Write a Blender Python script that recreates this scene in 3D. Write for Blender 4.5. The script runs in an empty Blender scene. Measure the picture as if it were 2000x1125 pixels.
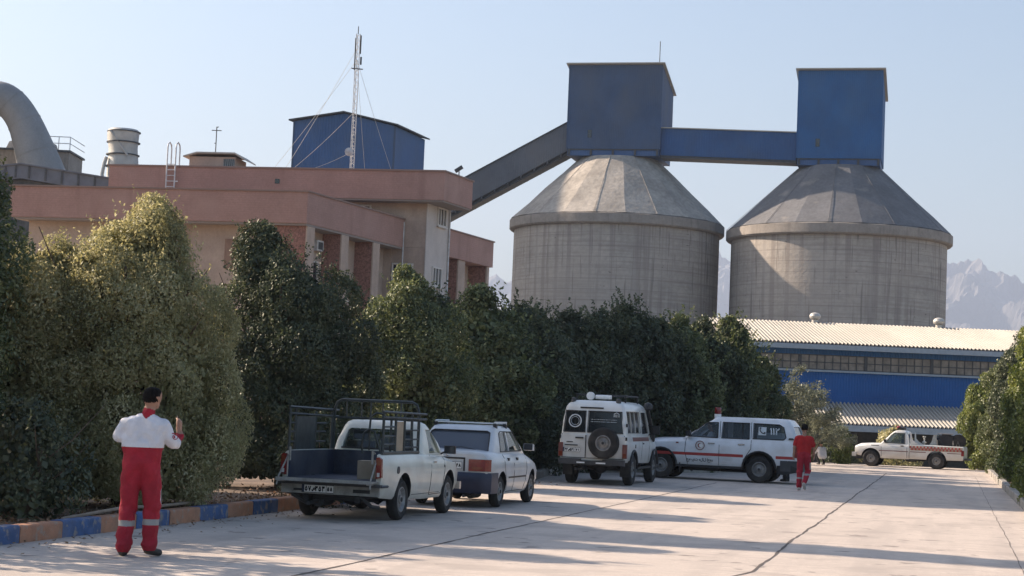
import bpy, bmesh, math, random
import numpy as np
from mathutils import Vector, Matrix, noise
R = math.radians
C = bpy.context.scene.collection
SC = bpy.context.scene

# ---------------------------------------------------------------- camera, sky, sun, exposure
cam_d = bpy.data.cameras.new('camera')
cam = bpy.data.objects.new('camera', cam_d); C.objects.link(cam)
cam_d.sensor_width = 36.0; cam_d.lens = 63.0
cam_d.clip_start = 0.1; cam_d.clip_end = 30000
PITCH = math.atan(244/3500); ROLL = 0.042
cam.matrix_world = (Matrix.Translation((0, 0, 1.68)) @ Matrix.Rotation(math.pi/2 + PITCH, 4, 'X')
                    @ Matrix.Rotation(ROLL, 4, 'Z'))
SC.camera = cam

SUN_EL, SUN_AZ = R(30), R(-67)          # azimuth clockwise from +Y, so the sun stands to the left
world = bpy.data.worlds.new("World"); SC.world = world; world.use_nodes = True
wn = world.node_tree
sky = wn.nodes.new('ShaderNodeTexSky'); sky.sky_type = 'NISHITA'; sky.sun_disc = False
sky.sun_elevation = SUN_EL; sky.sun_rotation = SUN_AZ
sky.air_density = 1.15; sky.dust_density = 2.6; sky.ozone_density = 2.4
wn.links.new(sky.outputs[0], wn.nodes['Background'].inputs[0])
wn.nodes['Background'].inputs[1].default_value = 0.09
sun_d = bpy.data.lights.new('sun', 'SUN'); sun_d.energy = 5.0; sun_d.angle = R(0.5); sun_d.color = (1.0, 0.82, 0.65)
sun = bpy.data.objects.new('sun', sun_d); C.objects.link(sun)
sd = Vector((math.sin(SUN_AZ)*math.cos(SUN_EL), math.cos(SUN_AZ)*math.cos(SUN_EL), math.sin(SUN_EL)))
sun.rotation_euler = sd.to_track_quat('Z', 'Y').to_euler(); sun.location = (-60, 20, 40)
SC.view_settings.view_transform = 'Standard'; SC.view_settings.look = 'None'
SC.view_settings.exposure = 1.1; SC.view_settings.gamma = 1.0; SC.view_settings.use_curve_mapping = False
SC.cycles.max_bounces = 7; SC.cycles.transparent_max_bounces = 8; SC.cycles.volume_bounces = 0
SC.cycles.caustics_reflective = False; SC.cycles.caustics_refractive = False

# ---------------------------------------------------------------- road frame
RA = math.atan2(0.238, 0.971)
U = Vector((math.sin(RA), math.cos(RA), 0)); V = Vector((U.y, -U.x, 0))
def RP(s, t, z=0.0):
    p = U*s + V*t; return Vector((p.x, p.y, z))

# ---------------------------------------------------------------- object helpers
def tag(o, label=None, cat=None, group=None, kind=None):
    if label: o['label'] = label
    if cat: o['category'] = cat
    if group: o['group'] = group
    if kind: o['kind'] = kind
    return o
def empty(name, loc=(0, 0, 0), rz=0.0, label=None, cat=None, group=None):
    o = bpy.data.objects.new(name, None); C.objects.link(o)
    o.location = loc; o.rotation_euler = (0, 0, rz); o.empty_display_size = 0.3
    return tag(o, label, cat, group)
def kids(o): return [c for c in bpy.data.objects if c.parent == o]
def copy_tree(o, parent=None):
    c = o.copy(); C.objects.link(c)
    if parent is not None: c.parent = parent
    for ch in kids(o): copy_tree(ch, c)
    return c

class MB:
    def __init__(s): s.v = []; s.f = []; s.m = []; s.mi = 0; s.M = None
    def add(s, vs, fs):
        b = len(s.v)
        for p in vs:
            p = Vector(p)
            s.v.append(s.M @ p if s.M is not None else p)
        for f in fs: s.f.append([b+i for i in f]); s.m.append(s.mi)
    def box(s, x0, x1, y0, y1, z0, z1):
        s.add([(x0,y0,z0),(x1,y0,z0),(x1,y1,z0),(x0,y1,z0),(x0,y0,z1),(x1,y0,z1),(x1,y1,z1),(x0,y1,z1)],
              [(0,3,2,1),(4,5,6,7),(0,1,5,4),(1,2,6,5),(2,3,7,6),(3,0,4,7)])
    def prism(s, pts, h0, h1, f=None):
        """pts: 2-D polygon; f(a,b,h)->xyz"""
        f = f or (lambda a, b, h: (a, b, h)); n = len(pts)
        s.add([f(a, b, h0) for a, b in pts] + [f(a, b, h1) for a, b in pts],
              [list(range(n))[::-1], list(range(n, 2*n))] + [(i, (i+1) % n, n+(i+1) % n, n+i) for i in range(n)])
    def rings(s, rings, cap=True, closed=True):
        n = len(rings[0]); vs = [p for r in rings for p in r]; fs = []
        for k in range(len(rings)-1):
            for i in range(n if closed else n-1):
                j = (i+1) % n
                fs.append((k*n+i, k*n+j, (k+1)*n+j, (k+1)*n+i))
        if cap: fs.append(list(range(n))[::-1]); fs.append([(len(rings)-1)*n+i for i in range(n)])
        s.add(vs, fs)
    def tube(s, pts, r, n=8, cap=True):
        pts = [Vector(p) for p in pts]; rs = r if isinstance(r, (list, tuple)) else [r]*len(pts)
        up = None; rings = []
        for i, p in enumerate(pts):
            d = (pts[min(i+1, len(pts)-1)] - pts[max(i-1, 0)]).normalized()
            if up is None:
                a = Vector((0, 0, 1)) if abs(d.z) < 0.9 else Vector((1, 0, 0)); up = d.cross(a).normalized()
            up = (up - d*up.dot(d)).normalized(); w = d.cross(up)
            rings.append([p + (up*math.cos(2*math.pi*k/n) + w*math.sin(2*math.pi*k/n))*rs[i] for k in range(n)])
        s.rings(rings, cap)
    def lathe(s, prof, n=24, axis='Z', org=(0, 0, 0), cap=True):
        o = Vector(org); rings = []
        for r, h in prof:
            ring = []
            for k in range(n):
                a = 2*math.pi*k/n; c, q = r*math.cos(a), r*math.sin(a)
                ring.append(o + (Vector((c, q, h)) if axis == 'Z' else Vector((c, h, q)) if axis == 'Y' else Vector((h, c, q))))
            rings.append(ring)
        s.rings(rings, cap)
    def build(s, name, mats, parent=None, smooth=None, loc=None, rz=None, recalc=True):
        me = bpy.data.meshes.new(name); me.from_pydata([tuple(v) for v in s.v], [], s.f)
        if not isinstance(mats, (list, tuple)): mats = [mats]
        for m in mats: me.materials.append(m)
        if len(mats) > 1: me.polygons.foreach_set('material_index', s.m)
        finish(me, smooth, recalc)
        o = bpy.data.objects.new(name, me); C.objects.link(o)
        if parent is not None: o.parent = parent
        if loc is not None: o.location = loc
        if rz is not None: o.rotation_euler = (0, 0, rz)
        return o
def finish(me, smooth=None, recalc=True):
    bm = bmesh.new(); bm.from_mesh(me)
    if recalc: bmesh.ops.recalc_face_normals(bm, faces=bm.faces)
    if smooth:
        for f in bm.faces: f.smooth = True
        for e in bm.edges:
            if len(e.link_faces) == 2 and e.calc_face_angle(0) > R(smooth): e.smooth = False
    bm.to_mesh(me); bm.free(); me.update()
def split_loose(o):
    """one object per connected piece"""
    me = o.data; n = len(me.vertices); par = list(range(n))
    def fd(i):
        while par[i] != i: par[i] = par[par[i]]; i = par[i]
        return i
    for e in me.edges:
        a, b = fd(e.vertices[0]), fd(e.vertices[1])
        if a != b: par[a] = b
    gr = {}
    for f in me.polygons: gr.setdefault(fd(f.vertices[0]), []).append(f)
    if len(gr) < 2: return [o]
    out = []
    for k, fs in gr.items():
        ids = sorted({v for f in fs for v in f.vertices}); mp = {v: i for i, v in enumerate(ids)}
        m2 = bpy.data.meshes.new(o.name); m2.from_pydata([me.vertices[v].co[:] for v in ids], [], [[mp[v] for v in f.vertices] for f in fs])
        for m_ in me.materials: m2.materials.append(m_)
        for a, b in zip(m2.polygons, fs): a.use_smooth = b.use_smooth
        q = bpy.data.objects.new(o.name.split('.')[0], m2); C.objects.link(q); q.parent = o.parent; q.location = o.location; q.rotation_euler = o.rotation_euler; out.append(q)
    bpy.data.objects.remove(o); return out
SPLIT = {'wheel_flare', 'mud_flap', 'reflector', 'roof_lamp', 'rack_foot', 'tow_rail', 'door_hinge', 'hook_slot', 'door_handle', 'rack_cross', 'leg', 'side_step'}
def thing(name, mb, mats, label, cat, group=None, smooth=None, loc=None, rz=None, kind=None):
    o = mb.build(name, mats, None, smooth, loc, rz)
    return tag(o, label, cat, group, kind)
def apply_mods(o):
    dg = bpy.context.evaluated_depsgraph_get(); dg.update()
    me = bpy.data.meshes.new_from_object(o.evaluated_get(dg)); o.modifiers.clear()
    old = o.data; o.data = me; return o

# ---------------------------------------------------------------- materials
def mat(name, col, rough=0.6, metal=0.0, var=0.0, scale=4.0, bump=0.0, bscale=None, stretch=(1, 1, 1), col2=None,
        fine=0.0, spec=0.5, coat=0.0, world=False, dist=0.01, detail=6, f2=None):
    m = bpy.data.materials.new(name); m.use_nodes = True; nt = m.node_tree; N = nt.nodes; L = nt.links
    p = N['Principled BSDF']; p.inputs['Base Color'].default_value = (*col, 1)
    p.inputs['Roughness'].default_value = rough; p.inputs['Metallic'].default_value = metal
    p.inputs['Specular IOR Level'].default_value = spec
    if coat: p.inputs['Coat Weight'].default_value = coat; p.inputs['Coat Roughness'].default_value = 0.08
    if var or bump or col2 or fine:
        if world:
            g = N.new('ShaderNodeNewGeometry'); src = g.outputs['Position']
        else:
            g = N.new('ShaderNodeTexCoord'); src = g.outputs['Object']
        mp = N.new('ShaderNodeMapping'); L.new(src, mp.inputs[0]); mp.inputs['Scale'].default_value = stretch
        t = N.new('ShaderNodeTexNoise'); t.inputs['Scale'].default_value = scale; t.inputs['Detail'].default_value = detail
        t.inputs['Roughness'].default_value = 0.6; L.new(mp.outputs[0], t.inputs[0])
        c2 = col2 or tuple(max(0, c*(1-var)) for c in col); c1 = col if col2 else tuple(min(1, c*(1+var*0.6)) for c in col)
        rp = N.new('ShaderNodeValToRGB'); rp.color_ramp.elements[0].position = 0.36; rp.color_ramp.elements[1].position = 0.64
        rp.color_ramp.elements[0].color = (*c2, 1); rp.color_ramp.elements[1].color = (*c1, 1)
        L.new(t.outputs[0], rp.inputs[0]); out = rp.outputs[0]
        if fine:
            t2 = N.new('ShaderNodeTexNoise'); t2.inputs['Scale'].default_value = f2 or scale*14; t2.inputs['Detail'].default_value = 4
            L.new(src, t2.inputs[0])
            mr = N.new('ShaderNodeMapRange'); mr.inputs['From Min'].default_value = 0.3; mr.inputs['From Max'].default_value = 0.7
            mr.inputs['To Min'].default_value = 1-fine; mr.inputs['To Max'].default_value = 1+fine
            L.new(t2.outputs[0], mr.inputs[0])
            mx = N.new('ShaderNodeVectorMath'); mx.operation = 'SCALE'; L.new(out, mx.inputs[0]); L.new(mr.outputs[0], mx.inputs['Scale'])
            out = mx.outputs[0]
        L.new(out, p.inputs['Base Color'])
        if bump:
            t3 = N.new('ShaderNodeTexNoise'); t3.inputs['Scale'].default_value = bscale or scale*6; t3.inputs['Detail'].default_value = 5
            L.new(src, t3.inputs[0])
            b = N.new('ShaderNodeBump'); b.inputs['Strength'].default_value = bump; b.inputs['Distance'].default_value = dist
            L.new(t3.outputs[0], b.inputs['Height']); L.new(b.outputs[0], p.inputs['Normal'])
    return m
def nd(m): return m.node_tree.nodes, m.node_tree.links, m.node_tree.nodes['Principled BSDF']
def base_src(m):
    N, L, p = nd(m); s = p.inputs['Base Color']
    return s.links[0].from_socket if s.links else None
def overlay(m, fac, col):
    """mix the colour over what feeds Base Color by the factor socket"""
    N, L, p = nd(m); x = N.new('ShaderNodeMix'); x.data_type = 'RGBA'; src = base_src(m)
    if src: L.new(src, x.inputs['A'])
    else: x.inputs['A'].default_value = p.inputs['Base Color'].default_value
    x.inputs['B'].default_value = (*col, 1); L.new(fac, x.inputs['Factor']); L.new(x.outputs['Result'], p.inputs['Base Color'])
def noise_fac(m, scale, stretch, lo, hi, mx=1.0, coord='Object', detail=5):
    N, L, p = nd(m)
    if coord == 'World': src = N.new('ShaderNodeNewGeometry').outputs['Position']
    else: src = N.new('ShaderNodeTexCoord').outputs['Object']
    mp = N.new('ShaderNodeMapping'); mp.inputs['Scale'].default_value = stretch; L.new(src, mp.inputs[0])
    t = N.new('ShaderNodeTexNoise'); t.inputs['Scale'].default_value = scale; t.inputs['Detail'].default_value = detail; L.new(mp.outputs[0], t.inputs[0])
    r = N.new('ShaderNodeMapRange'); r.inputs['From Min'].default_value = lo; r.inputs['From Max'].default_value = hi
    r.inputs['To Max'].default_value = mx; L.new(t.outputs[0], r.inputs[0]); return r.outputs[0]
def leaf_mat(name, c1, c2, c3, trans=0.3):
    m = bpy.data.materials.new(name); m.use_nodes = True; nt = m.node_tree; N = nt.nodes; L = nt.links
    for n in list(N): N.remove(n)
    out = N.new('ShaderNodeOutputMaterial'); g = N.new('ShaderNodeNewGeometry')
    rp = N.new('ShaderNodeValToRGB'); e = rp.color_ramp.elements
    e[0].position = 0; e[0].color = (*c1, 1); e[1].position = 1; e[1].color = (*c3, 1)
    k = e.new(0.55); k.color = (*c2, 1)
    tc = N.new('ShaderNodeTexCoord'); t = N.new('ShaderNodeTexNoise'); t.inputs['Scale'].default_value = 1.1; t.inputs['Detail'].default_value = 3
    L.new(tc.outputs['Object'], t.inputs[0])
    a = N.new('ShaderNodeMath'); a.operation = 'MULTIPLY_ADD'; a.inputs[1].default_value = 0.55
    L.new(g.outputs['Random Per Island'], a.inputs[0])
    mr = N.new('ShaderNodeMapRange'); mr.inputs['From Min'].default_value = 0.35; mr.inputs['From Max'].default_value = 0.65; mr.inputs['To Max'].default_value = 0.45
    L.new(t.outputs[0], mr.inputs[0]); L.new(mr.outputs[0], a.inputs[2]); L.new(a.outputs[0], rp.inputs[0])
    d = N.new('ShaderNodeBsdfDiffuse'); tr = N.new('ShaderNodeBsdfTranslucent'); gl = N.new('ShaderNodeBsdfGlossy')
    gl.inputs['Roughness'].default_value = 0.45; gl.inputs['Color'].default_value = (0.6, 0.6, 0.55, 1)
    L.new(rp.outputs[0], d.inputs[0])
    hs = N.new('ShaderNodeHueSaturation'); hs.inputs['Hue'].default_value = 0.485; hs.inputs['Saturation'].default_value = 1.15; hs.inputs['Value'].default_value = 1.5
    L.new(rp.outputs[0], hs.inputs['Color']); L.new(hs.outputs[0], tr.inputs[0])
    m1 = N.new('ShaderNodeMixShader'); m1.inputs[0].default_value = trans; L.new(d.outputs[0], m1.inputs[1]); L.new(tr.outputs[0], m1.inputs[2])
    m2 = N.new('ShaderNodeMixShader'); m2.inputs[0].default_value = 0.06; L.new(m1.outputs[0], m2.inputs[1]); L.new(gl.outputs[0], m2.inputs[2])
    L.new(m2.outputs[0], out.inputs[0]); return m
def glass_mat(name, tint, trans=0.5, rough=0.03):
    m = bpy.data.materials.new(name); m.use_nodes = True; nt = m.node_tree; N = nt.nodes; L = nt.links
    for n in list(N): N.remove(n)
    out = N.new('ShaderNodeOutputMaterial'); t = N.new('ShaderNodeBsdfTransparent'); t.inputs[0].default_value = (*tint, 1)
    g = N.new('ShaderNodeBsdfGlossy'); g.inputs['Roughness'].default_value = rough
    d = N.new('ShaderNodeBsdfDiffuse'); d.inputs[0].default_value = (0.02, 0.024, 0.028, 1)
    lw = N.new('ShaderNodeLayerWeight'); lw.inputs[0].default_value = .5
    pw = N.new('ShaderNodeMath'); pw.operation = 'POWER'; pw.inputs[1].default_value = 4.0; L.new(lw.outputs['Facing'], pw.inputs[0])
    f = N.new('ShaderNodeMath'); f.operation = 'MULTIPLY_ADD'; f.inputs[1].default_value = .85; f.inputs[2].default_value = .05; L.new(pw.outputs[0], f.inputs[0])
    m0 = N.new('ShaderNodeMixShader'); m0.inputs[0].default_value = trans; L.new(d.outputs[0], m0.inputs[1]); L.new(t.outputs[0], m0.inputs[2])
    m1 = N.new('ShaderNodeMixShader'); L.new(f.outputs[0], m1.inputs[0]); L.new(m0.outputs[0], m1.inputs[1]); L.new(g.outputs[0], m1.inputs[2])
    L.new(m1.outputs[0], out.inputs[0]); return m

M = {}
M['soil'] = mat('soil', (0.17, 0.12, 0.085), 0.95, var=0.35, scale=1.2, bump=0.8, bscale=14, fine=0.3, dist=0.03)
M['far_ground'] = mat('far_ground', (0.30, 0.25, 0.19), 0.95, var=0.2, scale=0.2, fine=0.1, world=True)
M['kerb_orange'] = mat('kerb_orange', (0.44, 0.215, 0.125), 0.8, var=0.18, scale=5, bump=0.3, bscale=60, fine=0.12)
M['kerb_blue'] = mat('kerb_blue', (0.06, 0.12, 0.27), 0.75, var=0.25, scale=5, bump=0.3, bscale=60, fine=0.12)
M['kerb_grey'] = mat('kerb_grey', (0.30, 0.28, 0.25), 0.85, var=0.2, scale=5, bump=0.3, bscale=60)
for k in ('kerb_orange', 'kerb_blue'):
    overlay(M[k], noise_fac(M[k], 9, (1, 1, 1), 0.56, 0.66, 0.75), (0.34, 0.29, 0.24))
M['joint'] = mat('joint', (0.10, 0.082, 0.07), 0.9)
M['bark'] = mat('bark', (0.12, 0.085, 0.06), 0.9, var=0.4, scale=6, stretch=(1, 1, 0.2), bump=0.8, bscale=30)
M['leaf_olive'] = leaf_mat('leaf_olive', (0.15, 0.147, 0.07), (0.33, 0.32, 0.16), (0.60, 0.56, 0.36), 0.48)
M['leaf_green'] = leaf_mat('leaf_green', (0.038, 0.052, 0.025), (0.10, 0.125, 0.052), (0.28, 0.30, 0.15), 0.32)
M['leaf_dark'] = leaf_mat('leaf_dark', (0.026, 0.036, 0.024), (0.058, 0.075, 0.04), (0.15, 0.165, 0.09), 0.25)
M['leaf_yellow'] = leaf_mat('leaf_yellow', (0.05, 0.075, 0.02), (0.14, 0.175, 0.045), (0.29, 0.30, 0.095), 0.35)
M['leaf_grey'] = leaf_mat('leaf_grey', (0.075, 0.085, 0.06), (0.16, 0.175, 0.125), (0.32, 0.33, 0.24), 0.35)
M['litter'] = leaf_mat('litter', (0.10, 0.06, 0.035), (0.22, 0.14, 0.085), (0.36, 0.25, 0.16), 0.1)

M['hose'] = mat('hose', (.34, .26, .20), .8, var=.2, scale=5)
for k in ('kerb_orange', 'kerb_blue'):
    overlay(M[k], noise_fac(M[k], 2.0, (1, 1, 1), 0.45, 0.75, 0.45), (0.24, 0.20, 0.17))
# concrete paving
m = M['road'] = mat('road', (0.54, 0.465, 0.40), 0.85, var=0.10, scale=0.35, bump=0.35, bscale=45, fine=0.10, world=True, dist=0.01, f2=26)
def road_fac(m, scale, stretch, lo, hi, mx, detail=5):
    """noise stretched along the road"""
    N, L, p = nd(m); g_ = N.new('ShaderNodeNewGeometry'); v = N.new('ShaderNodeVectorRotate'); v.rotation_type = 'Z_AXIS'; v.inputs['Angle'].default_value = RA
    L.new(g_.outputs['Position'], v.inputs['Vector']); mp = N.new('ShaderNodeMapping'); mp.inputs['Scale'].default_value = stretch; L.new(v.outputs[0], mp.inputs[0])
    t = N.new('ShaderNodeTexNoise'); t.inputs['Scale'].default_value = scale; t.inputs['Detail'].default_value = detail; L.new(mp.outputs[0], t.inputs[0])
    r = N.new('ShaderNodeMapRange'); r.inputs['From Min'].default_value = lo; r.inputs['From Max'].default_value = hi; r.inputs['To Max'].default_value = mx
    L.new(t.outputs[0], r.inputs[0]); return r.outputs[0]
# each cast slab has its own tone
N, L, p = nd(m); g_ = N.new('ShaderNodeNewGeometry'); v = N.new('ShaderNodeVectorRotate'); v.rotation_type = 'Z_AXIS'; v.inputs['Angle'].default_value = RA
L.new(g_.outputs['Position'], v.inputs['Vector']); mp = N.new('ShaderNodeMapping'); mp.vector_type = 'TEXTURE'; mp.inputs['Scale'].default_value = (3.98, 6.3, 1); mp.inputs['Location'].default_value = (-2.18, 3.0, 0)
L.new(v.outputs[0], mp.inputs[0]); fl_ = N.new('ShaderNodeVectorMath'); fl_.operation = 'FLOOR'; L.new(mp.outputs[0], fl_.inputs[0])
sp = N.new('ShaderNodeSeparateXYZ'); L.new(fl_.outputs[0], sp.inputs[0]); cb = N.new('ShaderNodeCombineXYZ'); L.new(sp.outputs[0], cb.inputs[0]); L.new(sp.outputs[1], cb.inputs[1])
wn_ = N.new('ShaderNodeTexWhiteNoise'); L.new(cb.outputs[0], wn_.inputs['Vector']); mr = N.new('ShaderNodeMapRange'); mr.inputs['To Max'].default_value = .45; L.new(wn_.outputs['Value'], mr.inputs[0])
overlay(m, mr.outputs[0], (0.50, 0.43, 0.37))
overlay(m, road_fac(m, 1.0, (1.6, .12, 1), 0.47, 0.62, 0.7), (0.41, 0.355, 0.31))          # tyre tracks and runs
overlay(m, road_fac(m, 3.2, (.35, 2.2, 1), 0.53, 0.64, 0.6, 7), (0.41, 0.35, 0.305))        # brush marks across
overlay(m, noise_fac(m, 110, (1, 1, 1), 0.60, 0.66, 0.6, 'World', 2), (0.30, 0.255, 0.22))
overlay(m, noise_fac(m, 38, (1, 1, 1), 0.64, 0.70, 0.6, 'World', 3), (0.30, 0.26, 0.22))
overlay(m, noise_fac(m, 6, (1, 1, 1), 0.57, 0.70, 0.35, 'World', 8), (0.70, 0.61, 0.53))
overlay(m, noise_fac(m, 0.8, (1, 1, 1), 0.54, 0.64, 0.6, 'World', 8), (0.36, 0.31, 0.27))
overlay(m, noise_fac(m, 1.9, (1, 1, 1), 0.635, 0.665, 0.7, 'World', 4), (0.20, 0.17, 0.15))   # oil drips
# ---------------------------------------------------------------- terrain, road, kerbs
def ground_z(x, y):
    d = y - 84.0
    return -0.14 if d < 0 else -0.14 - 1.9*min(1, d/8.0)**1.0
g = MB()
xs = [-9000, -2000, -400, -80, -40, -20, -10, 0, 10, 20, 30, 40, 80, 400, 2000, 9000]
ys = [-60, -20, 0, 10, 20, 40, 60, 84, 86, 88, 90, 92, 100, 140, 300, 1000, 4000, 12000]
g.rings([[(x, y, ground_z(x, y)) for x in xs] for y in ys], cap=False, closed=False)
go = g.build('ground', M['far_ground']); tag(go, kind='structure')

# road: paving slab seen from above; left edge follows the kerb and then the cross hedge
road_poly = [RP(-25, -10.05), RP(44.0, -10.05), Vector((1.3, 50.6, 0)), Vector((2.6, 54.5, 0)), Vector((6.2, 58.2, 0)), Vector((10.0, 64, 0)),
             Vector((10.6, 72, 0)), Vector((9.0, 83, 0)), Vector((30, 83, 0)), Vector((44, 76, 0)), Vector((44, 70, 0)), RP(76, 4.2), RP(72, 1.9), RP(66, 1.7), RP(-25, 1.7)]
r = MB(); r.prism([(p.x, p.y) for p in road_poly], -0.2, 0.0)
ro = r.build('road', M['road']); tag(ro, kind='structure')

random.seed(4)
def strip(name, pts, w, material, z=0.004, wob=0.03, step=0.35, seed=1, z2=None):
    rnd = random.Random(seed); out = []; acc = 0.0
    for a, b in zip(pts[:-1], pts[1:]):
        n = max(1, int((b-a).length/step))
        for i in range(n):
            p = a.lerp(b, i/n); d = (b-a).normalized(); nrm = Vector((d.y, -d.x, 0))
            acc = 0.75*acc + rnd.uniform(-wob, wob)
            ww = w*rnd.uniform(0.5, 1.35)
            out.append((p + nrm*(acc+ww/2), p + nrm*(acc-ww/2)))
    mb = MB(); mb.rings([[Vector((a.x, a.y, z)), Vector((b.x, b.y, z))] for a, b in out], cap=False, closed=False)
    o = mb.build(name, material); tag(o, kind='structure'); return o
strip('road_joint', [RP(8, -2.2), RP(19.2, -2.36), RP(20.6, -2.12), RP(70, -2.17)], 0.038, M['joint'], seed=2, wob=0.014)
strip('road_joint', [RP(8, -6.2), RP(50, -6.12)], 0.036, M['joint'], seed=3, wob=0.012)
strip('road_joint', [RP(17.5, -4.0), RP(17.3, 1.5)], 0.025, M['joint'], seed=5, wob=0.03)
for k, s0 in enumerate([22.6, 35.2, 41.0, 55.0, 63.5]):
    strip('road_joint', [RP(s0, -6.0), RP(s0-0.3, -2.3)], 0.016, M['joint'], seed=10+k, wob=0.02)
for k, s0 in enumerate([26.3, 33.0, 44.0, 58.0]):
    strip('road_joint', [RP(s0, -2.0), RP(s0+0.2, 1.6)], 0.014, M['joint'], seed=20+k, wob=0.02)
# right gutter line
strip('road_joint', [RP(20, 0.95), RP(70, 1.1)], 0.009, M['joint'], seed=31, wob=0.01)

def kerb(name, pts, mats, blk=1.0, w=0.16, h=0.2, seed=1, side=1):
    rnd = random.Random(seed); mb = MB(); k = 0
    for a, b in zip(pts[:-1], pts[1:]):
        d = (b-a); L_ = d.length; d.normalize(); n = Vector((-d.y, d.x, 0))*side; q = 0.0
        while q < L_-0.05:
            e = min(q+blk, L_); p0 = a + d*(q+0.006); p1 = a + d*(e-0.006)
            hh = h + rnd.uniform(-0.008, 0.008); o_ = rnd.uniform(-0.008, 0.008); r_ = 0.025
            prof = [(o_, -0.1), (o_, hh-r_), (o_+r_*0.3, hh-r_*0.3), (o_+r_, hh), (w, hh), (w, -0.1)]
            mb.mi = k % len(mats)
            mb.rings([[p0 + n*x + Vector((0, 0, z)) for x, z in prof], [p1 + n*x + Vector((0, 0, z)) for x, z in prof]])
            q = e; k += 1
    o = mb.build(name, mats); tag(o, kind='structure'); return o
kerb('kerb', [RP(8.35, -10.05), RP(37.35, -10.05)], [M['kerb_orange'], M['kerb_blue']], seed=2)
kerb('kerb', [RP(37.4, -10.05), RP(44.0, -10.05), Vector((1.3, 50.6, 0)), Vector((2.6, 54.5, 0)), Vector((6.2, 58.2, 0)), Vector((10.0, 64, 0))], [M['kerb_grey'], M['kerb_grey']], seed=3)
kerb('kerb', [RP(78, 1.7), RP(60, 1.7), RP(8, 1.7)], [M['kerb_grey'], M['kerb_grey']], seed=4)

# planting beds (soil) behind the kerbs
def bed(name, poly, z):
    mb = MB(); mb.prism([(p.x, p.y) for p in poly], -0.2, z); o = mb.build(name, M['soil']); tag(o, kind='structure'); return o
bed('planting_bed', [RP(-5, -10.21), RP(44, -10.21), Vector((1.15, 50.7, 0)), Vector((2.45, 54.6, 0)), Vector((6.1, 58.4, 0)), Vector((9.85, 64.2, 0)),
     Vector((10.4, 72, 0)), Vector((8.8, 83, 0)), Vector((-24, 83, 0)), RP(-5, -26)], 0.10)
bed('planting_bed', [RP(8, 1.86), RP(66, 1.86), RP(72, 2.06), RP(75, 4.0), RP(70, 8), RP(8, 8)], 0.10)

# ---------------------------------------------------------------- foliage
def quads_mesh(name, V4, material):
    """V4: (n,4,3) array"""
    n = V4.shape[0]; me = bpy.data.meshes.new(name)
    me.vertices.add(n*4); me.vertices.foreach_set('co', V4.reshape(-1).astype(np.float32))
    me.loops.add(n*4); me.loops.foreach_set('vertex_index', np.arange(n*4, dtype=np.int32))
    me.polygons.add(n); me.polygons.foreach_set('loop_start', np.arange(0, n*4, 4, dtype=np.int32))
    me.update(calc_edges=True); me.validate(); me.materials.append(material); return me
def unit(a): return a/np.maximum(1e-9, np.linalg.norm(a, axis=1))[:, None]
def leaves(rng, c, nrm, L, W, jit=0.7, up=0.3):
    n = len(c); nr = unit(nrm + rng.normal(0, jit, (n, 3)))
    t = unit(np.cross(nr, rng.normal(0, 1, (n, 3))) + np.array([0, 0, up])); b = unit(np.cross(nr, t))
    l = (L*rng.uniform(0.6, 1.35, n))[:, None]; w = (W*rng.uniform(0.6, 1.3, n))[:, None]
    return np.stack([c - t*l/2, c + b*w/2 + t*l*0.05, c + t*l/2, c - b*w/2 + t*l*0.05], 1)
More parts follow.
